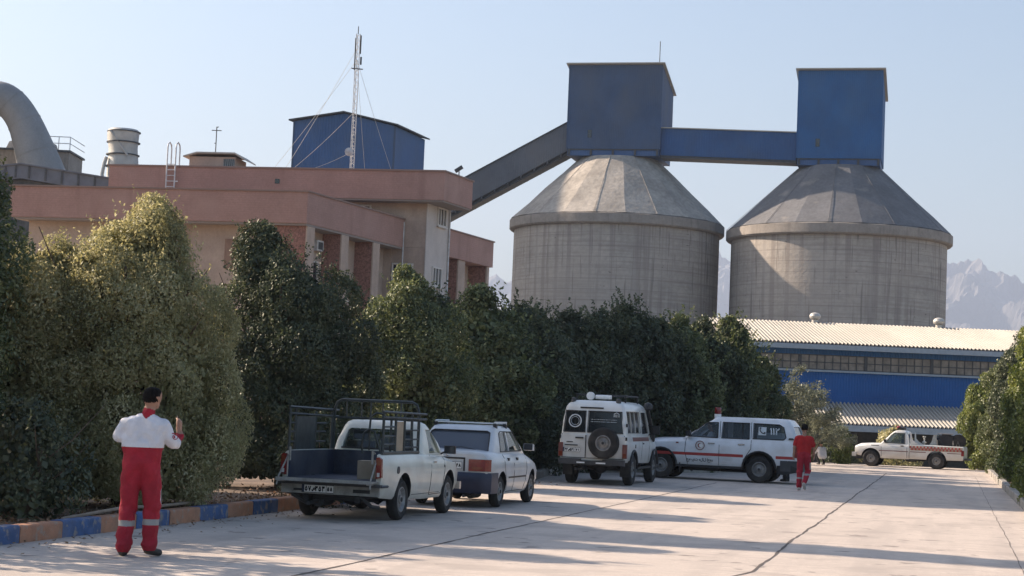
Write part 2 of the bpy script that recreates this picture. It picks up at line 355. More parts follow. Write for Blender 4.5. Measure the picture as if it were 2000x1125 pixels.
def crown(seed, env, n_blob, n_leaf, L, W, blob=(0.25, 0.5), shoots=30, shoot_len=0.45, inner=0.12, name='crown', material=None, sl=None):
    """env: list of (z, rx, ry, cx, cy) - outline of the crown; blobs of leaves sit on it"""
    rng = np.random.default_rng(seed); env = np.array(env, float)
    z0, z1 = env[0, 0], env[-1, 0]
    def at(z): return [np.interp(z, env[:, 0], env[:, k]) for k in (1, 2, 3, 4)]
    z = rng.uniform(z0, z1, n_blob*3); rx, ry, cx, cy = at(z)
    pr = (rx+ry); keep = rng.uniform(0, pr.max(), len(z)) < np.maximum(pr, 0.35*pr.max()); z = z[keep][:n_blob]
    nb = len(z); rx, ry, cx, cy = at(z); a = rng.uniform(0, 2*np.pi, nb)
    br = rng.uniform(blob[0], blob[1], nb); q = rng.uniform(0.72, 1.05, nb)
    bc = np.stack([cx + np.cos(a)*np.maximum(0.05, rx-br*0.6)*q, cy + np.sin(a)*np.maximum(0.05, ry-br*0.6)*q, z], 1)
    # leaves on blobs
    w = br**2; w /= w.sum(); idx = rng.choice(nb, n_leaf, p=w)
    d = unit(rng.normal(0, 1, (n_leaf, 3)))
    axis = np.stack([np.interp(bc[idx, 2], env[:, 0], env[:, 3]), np.interp(bc[idx, 2], env[:, 0], env[:, 4]), bc[idx, 2]-0.4], 1)
    outv = unit(bc[idx] - axis); dot = (d*outv).sum(1); d = np.where((dot < -0.3)[:, None], -d, d)
    d[:, 2] *= 1.15
    rr = br[idx]*rng.uniform(0.75, 1.12, n_leaf)
    c = bc[idx] + d*rr[:, None]
    # cull those buried in other blobs
    keep = np.ones(n_leaf, bool)
    for k in range(nb):
        dd = ((c-bc[k])**2).sum(1); keep &= ~((dd < (br[k]*0.6)**2) & (idx != k))
    c = c[keep]; nr = unit(d[keep]*0.8 + outv[keep]*0.6)
    parts = [leaves(rng, c, nr, L, W)]
    # shoots: ragged twigs with leaves
    if shoots:
        zz = z0 + (z1-z0)*rng.uniform(0.25, 1.0, shoots)**0.6; rx, ry, cx, cy = at(zz); a = rng.uniform(0, 2*np.pi, shoots)
        p0 = np.stack([cx+np.cos(a)*rx*0.9, cy+np.sin(a)*ry*0.9, zz], 1)
        dr = unit(np.stack([np.cos(a)*0.5, np.sin(a)*0.5, 0.5+rng.uniform(0, 1, shoots)], 1)); ln = rng.uniform(0.4, 1, shoots)*shoot_len
        m_ = 16 if sl is None else sl; t = np.tile(np.linspace(0, 1, m_), shoots); i = np.repeat(np.arange(shoots), m_)
        cc = p0[i] + dr[i]*(ln[i]*t)[:, None] + rng.normal(0, 0.05, (len(i), 3))*(1.2-t)[:, None]
        parts.append(leaves(rng, cc, dr[i], L, W, jit=1.2))
    if inner:
        n2 = int(n_leaf*inner*2.2); zz = rng.uniform(z0, z1, n2); rx, ry, cx, cy = at(zz); a = rng.uniform(0, 2*np.pi, n2); q = np.sqrt(rng.uniform(.1, 1, n2))*0.74
        cc = np.stack([cx+np.cos(a)*rx*q, cy+np.sin(a)*ry*q, zz], 1)
        parts.append(leaves(rng, cc, np.stack([np.cos(a), np.sin(a), 0*a+0.2], 1), L*1.5, W*2.6, jit=0.7))
    me = quads_mesh(name, np.concatenate(parts), material)
    o = bpy.data.objects.new(name, me); C.objects.link(o); return o
def trunk(parent, h, r=0.07, stems=3, spread=0.5, seed=0):
    rnd = random.Random(seed); mb = MB()
    for k in range(stems):
        a = rnd.uniform(0, 6.28); pts = [(math.cos(a)*0.06, math.sin(a)*0.06, -0.05)]; n = 5
        for i in range(1, n+1):
            f = i/n; pts.append((math.cos(a)*(0.06+spread*f**1.3)+rnd.uniform(-.05, .05), math.sin(a)*(0.06+spread*f**1.3)+rnd.uniform(-.05, .05), h*f))
        mb.tube(pts, [r*(1-0.75*i/n) for i in range(n+1)], 7)
        for j in range(3):
            i = rnd.randint(1, n-1); p = Vector(pts[i]); b = rnd.uniform(0, 6.28); q = rnd.uniform(.4, .8)
            mb.tube([p, p+Vector((math.cos(b)*q*.5, math.sin(b)*q*.5, q*.4)), p+Vector((math.cos(b)*q, math.sin(b)*q, q))], [r*.4, r*.3, r*.12], 5)
    return mb.build('trunk', M['bark'], parent, smooth=50)
def tree(loc, crown_ob, h, label, cat='tree', group=None, name='tree', rz=0, r=0.07, stems=3, spread=0.5, seed=0):
    e = empty(name, loc, rz, label, cat, group); crown_ob.parent = e; trunk(e, h, r, stems, spread, seed); return e

def limbs(parent_crown_tree, n, h, r, seed):
    rnd = random.Random(seed); mb = MB()
    for k in range(n):
        a = rnd.uniform(0, 6.28); z0 = rnd.uniform(.3, 1.2); pts = [Vector((math.cos(a)*.15, math.sin(a)*.15, z0))]
        for i in range(5): pts.append(pts[-1]+Vector((math.cos(a)*r/5, math.sin(a)*r/5, (h-z0)/5*rnd.uniform(.6, 1.2)))+Vector((rnd.uniform(-.08, .08), rnd.uniform(-.08, .08), 0)))
        mb.tube(pts, [.03, .026, .022, .017, .012, .006], 5)
    o = mb.build('limb', M['bark'], parent_crown_tree); split_loose(o)
HG = 'trees of the hedge along the left side of the road'
# near, large shrubs behind the painted kerb
t0c = crown(11, [(0.2, .6, .6, 0, 0), (1.0, 1.1, 1.1, 0, 0), (2.6, 1.2, 1.2, 0, 0), (3.6, 1.05, 1.05, 0, 0), (4.2, .75, .8, -.1, 0), (5.1, .45, .45, -.3, 0), (5.6, .15, .15, -.3, 0)],
            70, 26000, 0.085, 0.04, (0.25, .48), 40, .5, material=M['leaf_green'])
tree((-7.75, 24.6, .1), t0c, 3.6, 'dark tree cut by the left edge, branches reaching above the brick parapet', group=HG, seed=1)
t1c = crown(12, [(0.15, 1.35, 1.1, .05, 0), (0.8, 1.7, 1.3, 0.1, 0), (1.6, 1.8, 1.4, .1, 0), (2.6, 1.75, 1.4, 0, 0), (3.0, 1.5, 1.2, -.1, 0), (3.4, 1.15, .9, -.15, 0), (3.75, .8, .7, .1, 0), (4.0, .45, .5, .25, 0), (4.25, .2, .2, .27, 0)],
            170, 120000, 0.058, 0.028, (0.2, .42), 130, .5, material=M['leaf_olive'])
t1c.scale = (.88, 1, 1)
tree((-5.5, 26.0, .1), t1c, 3.4, 'big rounded olive-green bush behind the man in the white and red uniform', 'bush', group=HG, seed=2, spread=.9, stems=4)
t1b = crown(15, [(0.3, .9, 1.0, 0, 0), (0.9, 1.3, 1.1, 0, 0), (2.2, 1.35, 1.2, 0, 0), (2.9, 1.05, 1.0, .1, 0), (3.3, .6, .6, .2, 0), (3.6, .2, .2, .2, 0)],
            100, 60000, 0.058, 0.028, (0.2, .42), 90, .5, material=M['leaf_olive'])
tree((-6.85, 25.7, .1), t1b, 2.8, 'lower olive bush between the dark tree at the left edge and the big olive bush', 'bush', group=HG, seed=12, spread=.8, stems=4)
t2c = crown(13, [(0.2, 1.4, 1.2, 0, 0), (1.0, 1.75, 1.5, 0, 0), (2.4, 1.75, 1.5, 0.05, 0), (3.0, 1.65, 1.4, 0.1, 0), (3.5, 1.35, 1.2, 0.1, 0), (3.95, .9, .9, -.2, 0), (4.3, .5, .6, -.5, 0), (4.6, .2, .2, -.6, 0)],
            130, 75000, 0.068, 0.034, (0.22, .45), 130, .55, material=M['leaf_dark'])
tree((-4.2, 33.6, .1), t2c, 3.8, 'very dark green bush directly behind the white pickup with the tube rack', 'bush', group=HG, seed=3, spread=.9)
t3c = crown(14, [(0.2, 1.3, 1.2, 0, 0), (1.0, 1.7, 1.5, 0, 0), (2.4, 1.75, 1.5, 0, 0), (3.1, 1.4, 1.3, 0, 0), (3.6, 1.0, 1.0, 0, 0), (4.1, .6, .6, -.1, 0), (4.5, .2, .2, -.1, 0)],
            100, 48000, 0.085, 0.042, (0.25, .46), 60, .4, material=M['leaf_green'])
tree((-2.3, 40.6, .1), t3c, 3.8, 'lighter sunlit bush under the pale stair tower, right of the very dark bush', 'bush', group=HG, seed=4, spread=.8)

for o_ in list(bpy.data.objects):
    if o_.get('group') == HG: limbs(o_, 7, 3.9, 1.45, 5)
# four shapes for the hedge further off, copied for the row
def hedge_shape(seed, material, top, wd=1.75):
    rnd = random.Random(seed)
    return crown(seed, [(0.15, wd*.8, 1.1, 0, 0), (1.0, wd, 1.3, 0, 0), (2.6, wd, 1.3, 0, 0), (3.4, wd*.85, 1.1, 0, 0), (top-.75, wd*.55, .8, rnd.uniform(-.2, .2), 0), (top-.3, .38, .38, rnd.uniform(-.3, .3), 0), (top, .12, .12, 0, 0)],
                 80, 26000, 0.12, 0.06, (0.22, .45), 90, .75, material=material)
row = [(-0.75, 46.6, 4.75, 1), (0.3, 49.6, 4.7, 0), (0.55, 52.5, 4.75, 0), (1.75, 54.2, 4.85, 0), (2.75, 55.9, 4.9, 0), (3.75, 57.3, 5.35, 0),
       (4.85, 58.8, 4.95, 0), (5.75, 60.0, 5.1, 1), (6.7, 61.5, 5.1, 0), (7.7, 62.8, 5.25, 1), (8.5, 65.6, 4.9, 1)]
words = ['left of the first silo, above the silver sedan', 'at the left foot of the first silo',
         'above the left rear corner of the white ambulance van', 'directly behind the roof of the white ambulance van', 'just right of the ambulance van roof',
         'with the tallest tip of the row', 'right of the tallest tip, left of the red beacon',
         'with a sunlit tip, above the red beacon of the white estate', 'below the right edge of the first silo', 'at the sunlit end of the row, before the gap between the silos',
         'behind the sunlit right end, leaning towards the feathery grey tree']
protos = {}
for k, (x, y, hgt, lit) in enumerate(row):
    key = (k % 4, lit)
    if key not in protos:
        c = hedge_shape(40+k % 4+10*lit, M['leaf_green'] if lit else M['leaf_dark'], 4.9); protos[key] = tree((x, y, .1), c, 3.6, 'x', 'tree', HG, seed=k); o = protos[key]  # sunlit trees get lighter leaves, the light put into the colour
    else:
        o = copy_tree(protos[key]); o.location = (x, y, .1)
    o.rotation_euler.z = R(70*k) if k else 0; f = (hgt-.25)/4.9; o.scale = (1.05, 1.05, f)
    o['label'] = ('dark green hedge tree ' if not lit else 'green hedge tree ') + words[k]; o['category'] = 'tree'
# second row behind, closing the gaps
words2 = ['in the back row behind the silver sedan', 'in the back row above the spare wheel of the ambulance van', 'in the back row left of the red beacon',
          'in the back row at the right foot of the first silo']
for k, (x, y) in enumerate([(-2.2, 48.5), (-.6, 54.5), (3.0, 60.5), (6.5, 66.0)]):
    o = copy_tree(protos[(k % 4, 0)] if (k % 4, 0) in protos else list(protos.values())[0]); o.location = (x, y, .1); o.rotation_euler.z = R(133*k+40); o.scale = (1.1, 1.1, .93)
    o['label'] = 'dark green hedge tree '+words2[k]

# feathery grey tree
fc = MB()
rng = np.random.default_rng(5); bl = []
for k in range(90):
    a = rng.uniform(0, 2*np.pi); rr = rng.uniform(.3, 1.0)**.5*1.75; zc = 1.0+2.6*(1-(rr/1.9)**2)*rng.uniform(.25, 1)
    p = np.array([math.cos(a)*rr, math.sin(a)*rr, zc]); d = unit(np.array([[math.cos(a)*.9, math.sin(a)*.9, rng.uniform(.0, .8)]]))[0]; n = 300
    t = rng.uniform(0, 1, n); c = p + d*(t*rng.uniform(.5, 1.0))[:, None] + rng.normal(0, .07, (n, 3)); bl.append(leaves(rng, c, np.tile([0, 0, 1.], (n, 1)), .10, .035, 1.0, 0))
me = quads_mesh('crown', np.concatenate(bl), M['leaf_grey']); fo = bpy.data.objects.new('crown', me); C.objects.link(fo)
tree((10.0, 70.5, .0), fo, 2.3, 'feathery grey-green thorn tree between the white estate and the blue hangar wall', 'tree', name='thorn_tree', seed=7, spread=1.0, stems=4, r=.08)
fo.scale = (1.25, 1.25, 1.28)
fo2 = tree((13.0, 77.5, -.1), fo.copy(), 1.7, 'lower feathery shrub behind the man in red, right of the taller thorn tree', 'shrub', name='thorn_shrub', seed=9, spread=.8, stems=4, r=.05)
C.objects.link(kids(fo2)[0]) if kids(fo2)[0].name not in C.objects else None
for c in kids(fo2):
    if c.name not in C.objects: C.objects.link(c)
    if c.name.startswith('crown'): c.scale = (.85, .85, .75)

# small bushes by the far verge
def bush(loc, w, h, seed, material, label, leaf=.1):
    c = crown(seed, [(0, w*.7, w*.7, 0, 0), (h*.4, w, w, 0, 0), (h*.8, w*.6, w*.6, 0, 0), (h, w*.2, w*.2, 0, 0)], 22, 5000, leaf, leaf*.5, (.2, .38), 14, .3, material=material)
    return tree(loc, c, h*.6, label, 'bush', name='bush', seed=seed, r=.03, spread=w*.5)
bush((13.55, 82.2, -.1), .55, 1.55, 61, M['leaf_yellow'], 'small yellow-green bush behind the squatting figure at the far road edge')
bush((15.35, 82.0, .0), .42, 1.45, 62, M['leaf_yellow'], 'thin yellow-green sapling at the far road edge, between the squatting figure and the checked pickup')
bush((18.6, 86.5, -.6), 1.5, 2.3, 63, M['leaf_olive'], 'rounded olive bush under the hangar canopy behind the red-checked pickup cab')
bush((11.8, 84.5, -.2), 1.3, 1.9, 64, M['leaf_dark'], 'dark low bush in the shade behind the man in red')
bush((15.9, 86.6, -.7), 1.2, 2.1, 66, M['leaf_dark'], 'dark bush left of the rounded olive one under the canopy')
bush((-6.05, 22.6, .08), .95, 1.5, 67, M['leaf_dark'], 'low dark shrub spilling over the painted kerb at the left edge of the photo', .07)
bush((-3.1, 30.2, .08), .8, 1.2, 68, M['leaf_dark'], 'low dark shrub behind the kerb, left of the white pickup tailgate', .07)
# right-hand hedge; sun and shade on single bushes are put into leaf colours
RH = 'bushes of the clipped hedge along the right side of the road'
def rh(s, t, w, h, seed, material, label, leaf=.1, n=26000):
    c = crown(seed, [(0, w*.8, w*.8, 0, 0), (h*.15, w*.95, w*.95, 0, 0), (h*.6, w, w, 0, 0), (h*.85, w*.75, w*.75, .0, 0), (h, w*.25, w*.25, 0, 0)], 80, n, leaf, leaf*.5, (.22, .4), 40, .3, material=material)
    p = RP(s, t); return tree((p.x, p.y, .08), c, h*.7, label, 'bush', RH, 'bush', seed=seed)
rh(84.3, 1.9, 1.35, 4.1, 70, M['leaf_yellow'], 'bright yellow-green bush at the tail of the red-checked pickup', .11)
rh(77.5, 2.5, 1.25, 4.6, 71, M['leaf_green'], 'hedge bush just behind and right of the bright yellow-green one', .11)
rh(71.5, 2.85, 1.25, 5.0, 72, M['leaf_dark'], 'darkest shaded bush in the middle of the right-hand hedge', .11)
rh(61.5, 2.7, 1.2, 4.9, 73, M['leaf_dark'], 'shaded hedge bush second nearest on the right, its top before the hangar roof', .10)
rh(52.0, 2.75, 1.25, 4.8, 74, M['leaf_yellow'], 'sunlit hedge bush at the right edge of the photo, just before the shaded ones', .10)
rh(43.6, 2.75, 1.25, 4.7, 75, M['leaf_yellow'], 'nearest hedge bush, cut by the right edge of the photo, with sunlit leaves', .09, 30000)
# trees beyond the left frame edge, whose shade crosses the road
def tall(loc, w, z0, h, seed, label):
    c = crown(seed, [(z0, w*.5, w*.5, 0, 0), (z0+(h-z0)*.3, w, w, 0, 0), (z0+(h-z0)*.7, w*.8, w*.8, 0, 0), (h, w*.2, w*.2, 0, 0)], 40, 3600, .17, .09, (.3, .6), 30, .6, inner=.03, material=M['leaf_green'])
    return tree(loc, c, h*.8, label, 'tree', 'trees standing outside the frame on the left', seed=seed, r=.14, spread=w*.4)
cc_ = crown(80, [(2.5, 2.2, 2.2, 0, 0), (4.5, 2.9, 2.9, 0, 0), (7.0, 2.5, 2.5, 0, 0), (9.0, 1.4, 1.4, 0, 0), (14.2, .2, .2, 0, 0)], 110, 30000, .2, .12, (.4, .75), 20, .4, inner=.5, material=M['leaf_green'])
tree((-14.0, 32.2, .1), cc_, 8, 'tall pointed tree outside the frame on the left, shading a strip of the road', 'tree', 'trees standing outside the frame on the left', seed=80, r=.16, spread=.6)
tall((-8.6, 20.4, .1), 1.5, .8, 4.6, 82, 'low open tree outside the frame beside the near kerb')
tall((-8.9, 23.4, .1), 1.3, 1.0, 4.3, 83, 'low open tree outside the frame, next along the kerb')
# dry leaves and twigs on the soil behind the kerb
rng = np.random.default_rng(9); n = 5200; ss = rng.uniform(15, 42, n); tt = -10.25-np.abs(rng.normal(0, .8, n)); cc = np.stack([U.x*ss+V.x*tt, U.y*ss+V.y*tt, .115+rng.uniform(0, .05, n)], 1)
me = quads_mesh('leaf_litter', leaves(rng, cc, np.tile([0, 0, 1.], (n, 1)), .07, .04, .5, 0), M['litter']); lo_ = bpy.data.objects.new('leaf_litter', me); C.objects.link(lo_)
tag(lo_, 'dry brown leaves scattered on the soil behind the painted kerb', 'leaf litter', kind='stuff')
cc = []; n = 700; ss = rng.uniform(15, 44, n); tt = -10.03+np.abs(rng.normal(0, .35, n)); cc = np.stack([U.x*ss+V.x*tt, U.y*ss+V.y*tt, .006+rng.uniform(0, .02, n)], 1)
me = quads_mesh('leaf_litter', leaves(rng, cc, np.tile([0, 0, 1.], (n, 1)), .06, .035, .25, 0), M['litter']); lo_ = bpy.data.objects.new('leaf_litter', me); C.objects.link(lo_)
tag(lo_, 'fallen leaves blown along the road at the foot of the kerb', 'leaf litter', kind='stuff')
hs = MB(); hs.tube([RP(20.2, -10.5, .16), RP(20.9, -10.35, .22), RP(21.8, -10.42, .24), RP(22.8, -10.5, .2), RP(23.8, -10.42, .22), RP(24.6, -10.5, .17)], .022, 6)
thing('water_hose', hs, M['hose'], 'pale dusty hose curving over the soil just behind the painted kerb', 'hose', smooth=60)
# ---------------------------------------------------------------- building materials
m = M['brick'] = mat('brick', (0.40, 0.24, 0.20), 0.85, var=0.10, scale=0.5, bump=0.2, bscale=8, fine=0.10, f2=9)
N, L, p = nd(m)
tc = N.new('ShaderNodeTexCoord'); mp = N.new('ShaderNodeMapping'); mp.inputs['Rotation'].default_value = (R(90), 0, 0)
wv = N.new('ShaderNodeTexWave'); wv.wave_type = 'BANDS'; wv.bands_direction = 'Z'; wv.inputs['Scale'].default_value = 2.4; wv.inputs['Distortion'].default_value = 1.2; wv.inputs['Detail'].default_value = 3
L.new(tc.outputs['Object'], wv.inputs[0])
mr = N.new('ShaderNodeMapRange'); mr.inputs['To Max'].default_value = 0.3; L.new(wv.outputs['Fac'], mr.inputs[0]); overlay(m, mr.outputs[0], (0.32, 0.185, 0.155))
overlay(m, noise_fac(m, .35, (1, 1, 1.5), .5, .7, .5), (0.47, 0.30, 0.25))
M['brick_red'] = mat('brick_red', (0.30, 0.15, 0.115), 0.85, var=0.35, scale=7, fine=0.25, f2=16)
M['coping'] = mat('coping', (0.26, 0.18, 0.15), 0.8)
M['render'] = mat('render', (0.47, 0.36, 0.29), 0.9, var=0.14, scale=.6, fine=.06, bump=.1)
overlay(M['render'], noise_fac(M['render'], 1.5, (1, 1, .25), .55, .75, .45), (.30, .22, .18))
M['render_pale'] = mat('render_pale', (0.58, 0.52, 0.48), 0.9, var=0.08, scale=.8, fine=.05)
overlay(M['render_pale'], noise_fac(M['render_pale'], 1.2, (1, 1, .2), .52, .75, .4), (.42, .36, .33))
M['brown_render'] = mat('brown_render', (.30, .19, .14), .9, var=.15, scale=2)
M['duct'] = mat('duct', (.27, .27, .27), .7, var=.15, scale=.4, fine=.06, stretch=(1, 1, .5))
M['soffit'] = mat('soffit', (0.30, 0.26, 0.24), 0.9)
M['win_frame'] = mat('win_frame', (0.62, 0.58, 0.54), 0.5)
M['win_glass'] = mat('win_glass', (0.02, 0.022, 0.03), 0.08, spec=.8, var=.3, scale=1)
M['steel_white'] = mat('steel_white', (0.62, 0.62, 0.62), 0.5, var=.25, scale=3)
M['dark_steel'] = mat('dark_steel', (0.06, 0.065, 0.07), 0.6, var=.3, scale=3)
M['galv'] = mat('galv', (0.50, 0.48, 0.44), 0.55, metal=.3, var=.12, scale=1.5)
def clad(name, col, rough=.5, col_d=None, per=3.1, metal=0.0, amt=.35):
    """profiled metal sheet: vertical ribs as bump, dust near edges as large noise"""
    m = mat(name, col, rough, metal, var=.14, scale=.35, fine=.05, f2=6)
    if col_d: overlay(m, noise_fac(m, .22, (1, 1, .6), .40, .70, amt), col_d)
    N, L, p = nd(m); tc = N.new('ShaderNodeTexCoord'); w = N.new('ShaderNodeTexWave'); w.wave_type = 'BANDS'; w.bands_direction = 'DIAGONAL'
    mp = N.new('ShaderNodeMapping'); mp.inputs['Scale'].default_value = (1, 1, 0); L.new(tc.outputs['Object'], mp.inputs[0]); L.new(mp.outputs[0], w.inputs[0])
    w.inputs['Scale'].default_value = per; b = N.new('ShaderNodeBump'); b.inputs['Strength'].default_value = .5; b.inputs['Distance'].default_value = .03
    L.new(w.outputs['Fac'], b.inputs['Height']); L.new(b.outputs[0], p.inputs['Normal']); return m
M['clad_dusty'] = clad('clad_dusty', (0.04, 0.085, 0.175), .75, (0.085, 0.105, 0.14), amt=.7)
M['clad_blue'] = clad('clad_blue', (0.01, 0.10, 0.28), .7, (0.05, 0.12, 0.22), amt=.45)
M['clad_bridge'] = clad('clad_bridge', (0.02, 0.085, 0.23), .7, (0.055, 0.10, 0.17), amt=.7)
M['clad_deep'] = clad('clad_deep', (0.0, 0.085, 0.30), .7, (0.002, 0.07, 0.24), amt=.5)
M['clad_mid'] = clad('clad_mid', (0.03, 0.10, 0.26), .55, (0.07, 0.115, 0.20), amt=.7)
M['clad_grey'] = clad('clad_grey', (0.105, 0.115, 0.135), .6, (0.16, 0.15, 0.145), amt=.6)
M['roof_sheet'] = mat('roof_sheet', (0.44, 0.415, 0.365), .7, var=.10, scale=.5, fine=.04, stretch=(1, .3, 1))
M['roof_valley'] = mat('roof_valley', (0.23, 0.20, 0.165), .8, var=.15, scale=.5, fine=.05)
M['shed_panel'] = mat('shed_panel', (.13, .145, .18), .6, var=.2, scale=.8)
M['gutter'] = mat('gutter', (0.30, 0.36, 0.42), .5, var=.1)
# silo concrete: pour bands and vertical run stains
m = M['silo'] = mat('silo', (0.43, 0.385, 0.335), .9, var=.13, scale=.22, fine=.12, f2=2.2, bump=.5, bscale=3, dist=.06)
overlay(m, noise_fac(m, 1.0, (.10, .10, 3.2), .46, .60, .6), (.31, .27, .235))
overlay(m, noise_fac(m, .7, (2.2, 2.2, .05), .53, .62, .65), (.25, .215, .19))
overlay(m, noise_fac(m, 1.6, (2.0, 2.0, .09), .60, .66, .7), (.13, .115, .105))
overlay(m, noise_fac(m, .9, (1.0, 1.0, .10), .58, .70, .45), (.47, .43, .385))
overlay(m, noise_fac(m, .12, (1, 1, 1), .45, .60, .4), (.43, .375, .32))
overlay(m, noise_fac(m, 1.3, (1, 1, 1.5), .70, .74, .7), (.12, .105, .10))
N, L, p = nd(m); tc = N.new('ShaderNodeTexCoord'); wv = N.new('ShaderNodeTexWave'); wv.wave_type = 'BANDS'; wv.bands_direction = 'Z'; wv.wave_profile = 'SAW'
wv.inputs['Scale'].default_value = .26; wv.inputs['Distortion'].default_value = .5; wv.inputs['Detail'].default_value = 4; wv.inputs['Detail Scale'].default_value = .4; L.new(tc.outputs['Object'], wv.inputs[0])
mr = N.new('ShaderNodeMapRange'); mr.inputs['From Min'].default_value = .90; mr.inputs['To Max'].default_value = .5; L.new(wv.outputs['Fac'], mr.inputs[0]); overlay(m, mr.outputs[0], (.17, .15, .135))
m = M['silo_ring'] = mat('silo_ring', (0.31, 0.275, 0.24), .9, var=.15, scale=.8, fine=.08, f2=4)
overlay(m, noise_fac(m, 1.6, (1.4, 1.4, .15), .55, .75, .6), (.17, .15, .135))
m = M['cone_dusty'] = mat('cone_dusty', (0.40, 0.36, 0.31), .9, var=.2, scale=.35, fine=.16, f2=2.4, bump=.8, bscale=2, dist=.06)
overlay(m, noise_fac(m, .55, (1, 1, 1.4), .55, .75, .6), (.24, .215, .19))
m = M['cone_shade'] = mat('cone_shade', (0.15, 0.15, 0.155), .85, var=.16, scale=.35, fine=.12, f2=3.0, bump=.4, bscale=2, dist=.06)  # shade lying on the right cone is put into this darker colour
overlay(m, noise_fac(m, .4, (1, 1, 1.4), .60, .72, .6), (.32, .29, .25))

# ---------------------------------------------------------------- office building
OO = Vector((-11.66, 100, 0)); D1 = Vector((.985, -.174, 0)); D2 = Vector((.35, .937, 0))
def OF(a, b, z): v = D1*a + D2*b; return (v.x, v.y, z)
def obox(mb, a0, a1, b0, b1, z0, z1):
    q = [OF(a0, b0, z0), OF(a1, b0, z0), OF(a1, b1, z0), OF(a0, b1, z0), OF(a0, b0, z1), OF(a1, b0, z1), OF(a1, b1, z1), OF(a0, b1, z1)]
    mb.add(q, [(0, 3, 2, 1), (4, 5, 6, 7), (0, 1, 5, 4), (1, 2, 6, 5), (2, 3, 7, 6), (3, 0, 4, 7)])
off = empty('office_building', OO, 0, 'brick-banded beige office block with flat roofs, stepped behind the left-hand bushes', 'building')
G0 = -2.05
def part(name, boxes, mt, parent=off, smooth=None):
    mb = MB()
    for b in boxes: obox(mb, *b)
    return mb.build(name, mt, parent, smooth)
ZT, ZB = 13.56, 11.80
part('wall', [(-17.2, -1.25, 1.0, 13.4, G0, ZB), (-18.0, .15-.9, 13.42, 27.0, G0, ZB)], M['render'])
part('parapet', [(-17.8, 0, 0, 13.45, ZB, ZT)], M['brick'])
part('coping', [(-17.9, .08, -.08, 13.44, ZT, ZT+.09)], M['coping'])
part('soffit', [(-17.6, -.05, .1, 13.3, ZB-.12, ZB-.003)], M['soffit'])
part('upper_wall', [(-18.6, 1.4, 13.5, 17.15, ZB+.01, 14.75), (-3, 1.4, 13.5, 17.15, G0, ZB)], M['render'])
part('stair_tower', [(1.403, 1.46, 13.44, 17.2, G0, 14.75)], M['render_pale'])
part('upper_parapet', [(-19.2, 2.92, 12.28, 17.05, 14.72, 16.5)], M['brick'])
part('upper_coping', [(-19.3, 3.0, 12.2, 17.13, 16.5, 16.6)], M['coping'])
part('upper_soffit', [(-19.0, 2.85, 12.35, 16.98, 14.62, 14.715)], M['soffit'])
part('parapet', [(-12, .7, 17.2, 27.3, ZB, ZT)], M['brick'])
part('coping', [(-12.1, .78, 17.25, 27.38, ZT, ZT+.09)], M['coping'])
part('drain_hole', [(-8.05, -7.75, 12.255, 12.30, 15.55, 15.85)], M['win_glass'])
for b in (0.3, 4.75, 9.15): 
    part('brick_fin', [(-1.24 if b > 1 else -2.4, -.14, b, b+.45, G0, ZB-.13)], M['brick_red'])
    part('fin_edge', [(-.137, -.05, b-.05, b+.9, G0, ZB-.13)], M['render'])
for b in (21.2, 26.5):
    part('brick_fin', [(-.8, .5, b, b+.4, G0, ZB-.02)], M['brick_red'])
    part('fin_edge', [(.503, .6, b-.02, b+.42 if b > 26 else b+1.2, G0, ZB-.02)], M['render'])
part('wall_panel', [(-5.2, -3.6, .93, .995, 9.2, 10.9)], M['brown_render'])
overlay(M['brick'], noise_fac(M['brick'], 1.1, (1, 1, .12), .58, .74, .5), (.27, .15, .125))
def window(a0, a1, b0, b1, z0, z1, n=2, axis='a'):
    """window in a wall: axis a = faces the camera, b = faces right"""
    fr = MB(); gl = MB(); f = .09
    if axis == 'a':
        obox(gl, a0+f, a1-f, b0+.05, b0+.07, z0+f, z1-f)
        for q in [(a0, a1, z0, z0+f), (a0, a1, z1-f, z1), (a0, a0+f, z0+f, z1-f), (a1-f, a1, z0+f, z1-f)]: obox(fr, q[0], q[1], b0-.03, b0+.10, q[2], q[3])
        for k in range(1, n): c = a0+(a1-a0)*k/n; obox(fr, c-f/2, c+f/2, b0-.02, b0+.09, z0+f, z1-f)
        obox(fr, a0-.05, a1+.05, b0-.12, b0-.031, z0-.08, z0)
    else:
        obox(gl, a0-.07, a0-.05, b0+f, b1-f, z0+f, z1-f)
        for q in [(b0, b1, z0, z0+f), (b0, b1, z1-f, z1), (b0, b0+f, z0+f, z1-f), (b1-f, b1, z0+f, z1-f)]: obox(fr, a0-.10, a0+.04, q[0], q[1], q[2], q[3])
        for k in range(1, n): c = b0+(b1-b0)*k/n; obox(fr, a0-.09, a0+.03, c-f/2, c+f/2, z0+f, z1-f)
        obox(fr, a0+.041, a0+.12, b0-.05, b1+.05, z0-.08, z0)
    w = fr.build('window', M['win_frame'], off); gl.build('pane', M['win_glass'], w)
window(1.53, 0, 15.0, 16.4, 13.4, 14.6, 3, 'b'); window(1.53, 0, 14.5, 16.0, 9.5, 10.75, 3, 'b')
window(-.68, .68, 13.42, 0, 9.5, 10.8, 2)
window(-3.95, -2.2, 13.42, 0, 13.55, 14.45, 2)
window(-1.17, 0, 3.0, 4.2, 8.3, 10.0, 1, 'b'); window(-1.17, 0, 6.4, 8.2, 8.0, 9.9, 2, 'b'); window(-1.17, 0, 10.6, 12.2, 8.2, 9.9, 2, 'b')
window(-.68, 0, 18.6, 19.6, 7.4, 9.3, 1, 'b'); window(-.68, 0, 23.4, 24.6, 7.2, 9.2, 1, 'b')
for a in (-14.5, -9.5): window(a, a+2, .93, 0, 8.2, 9.6, 2)
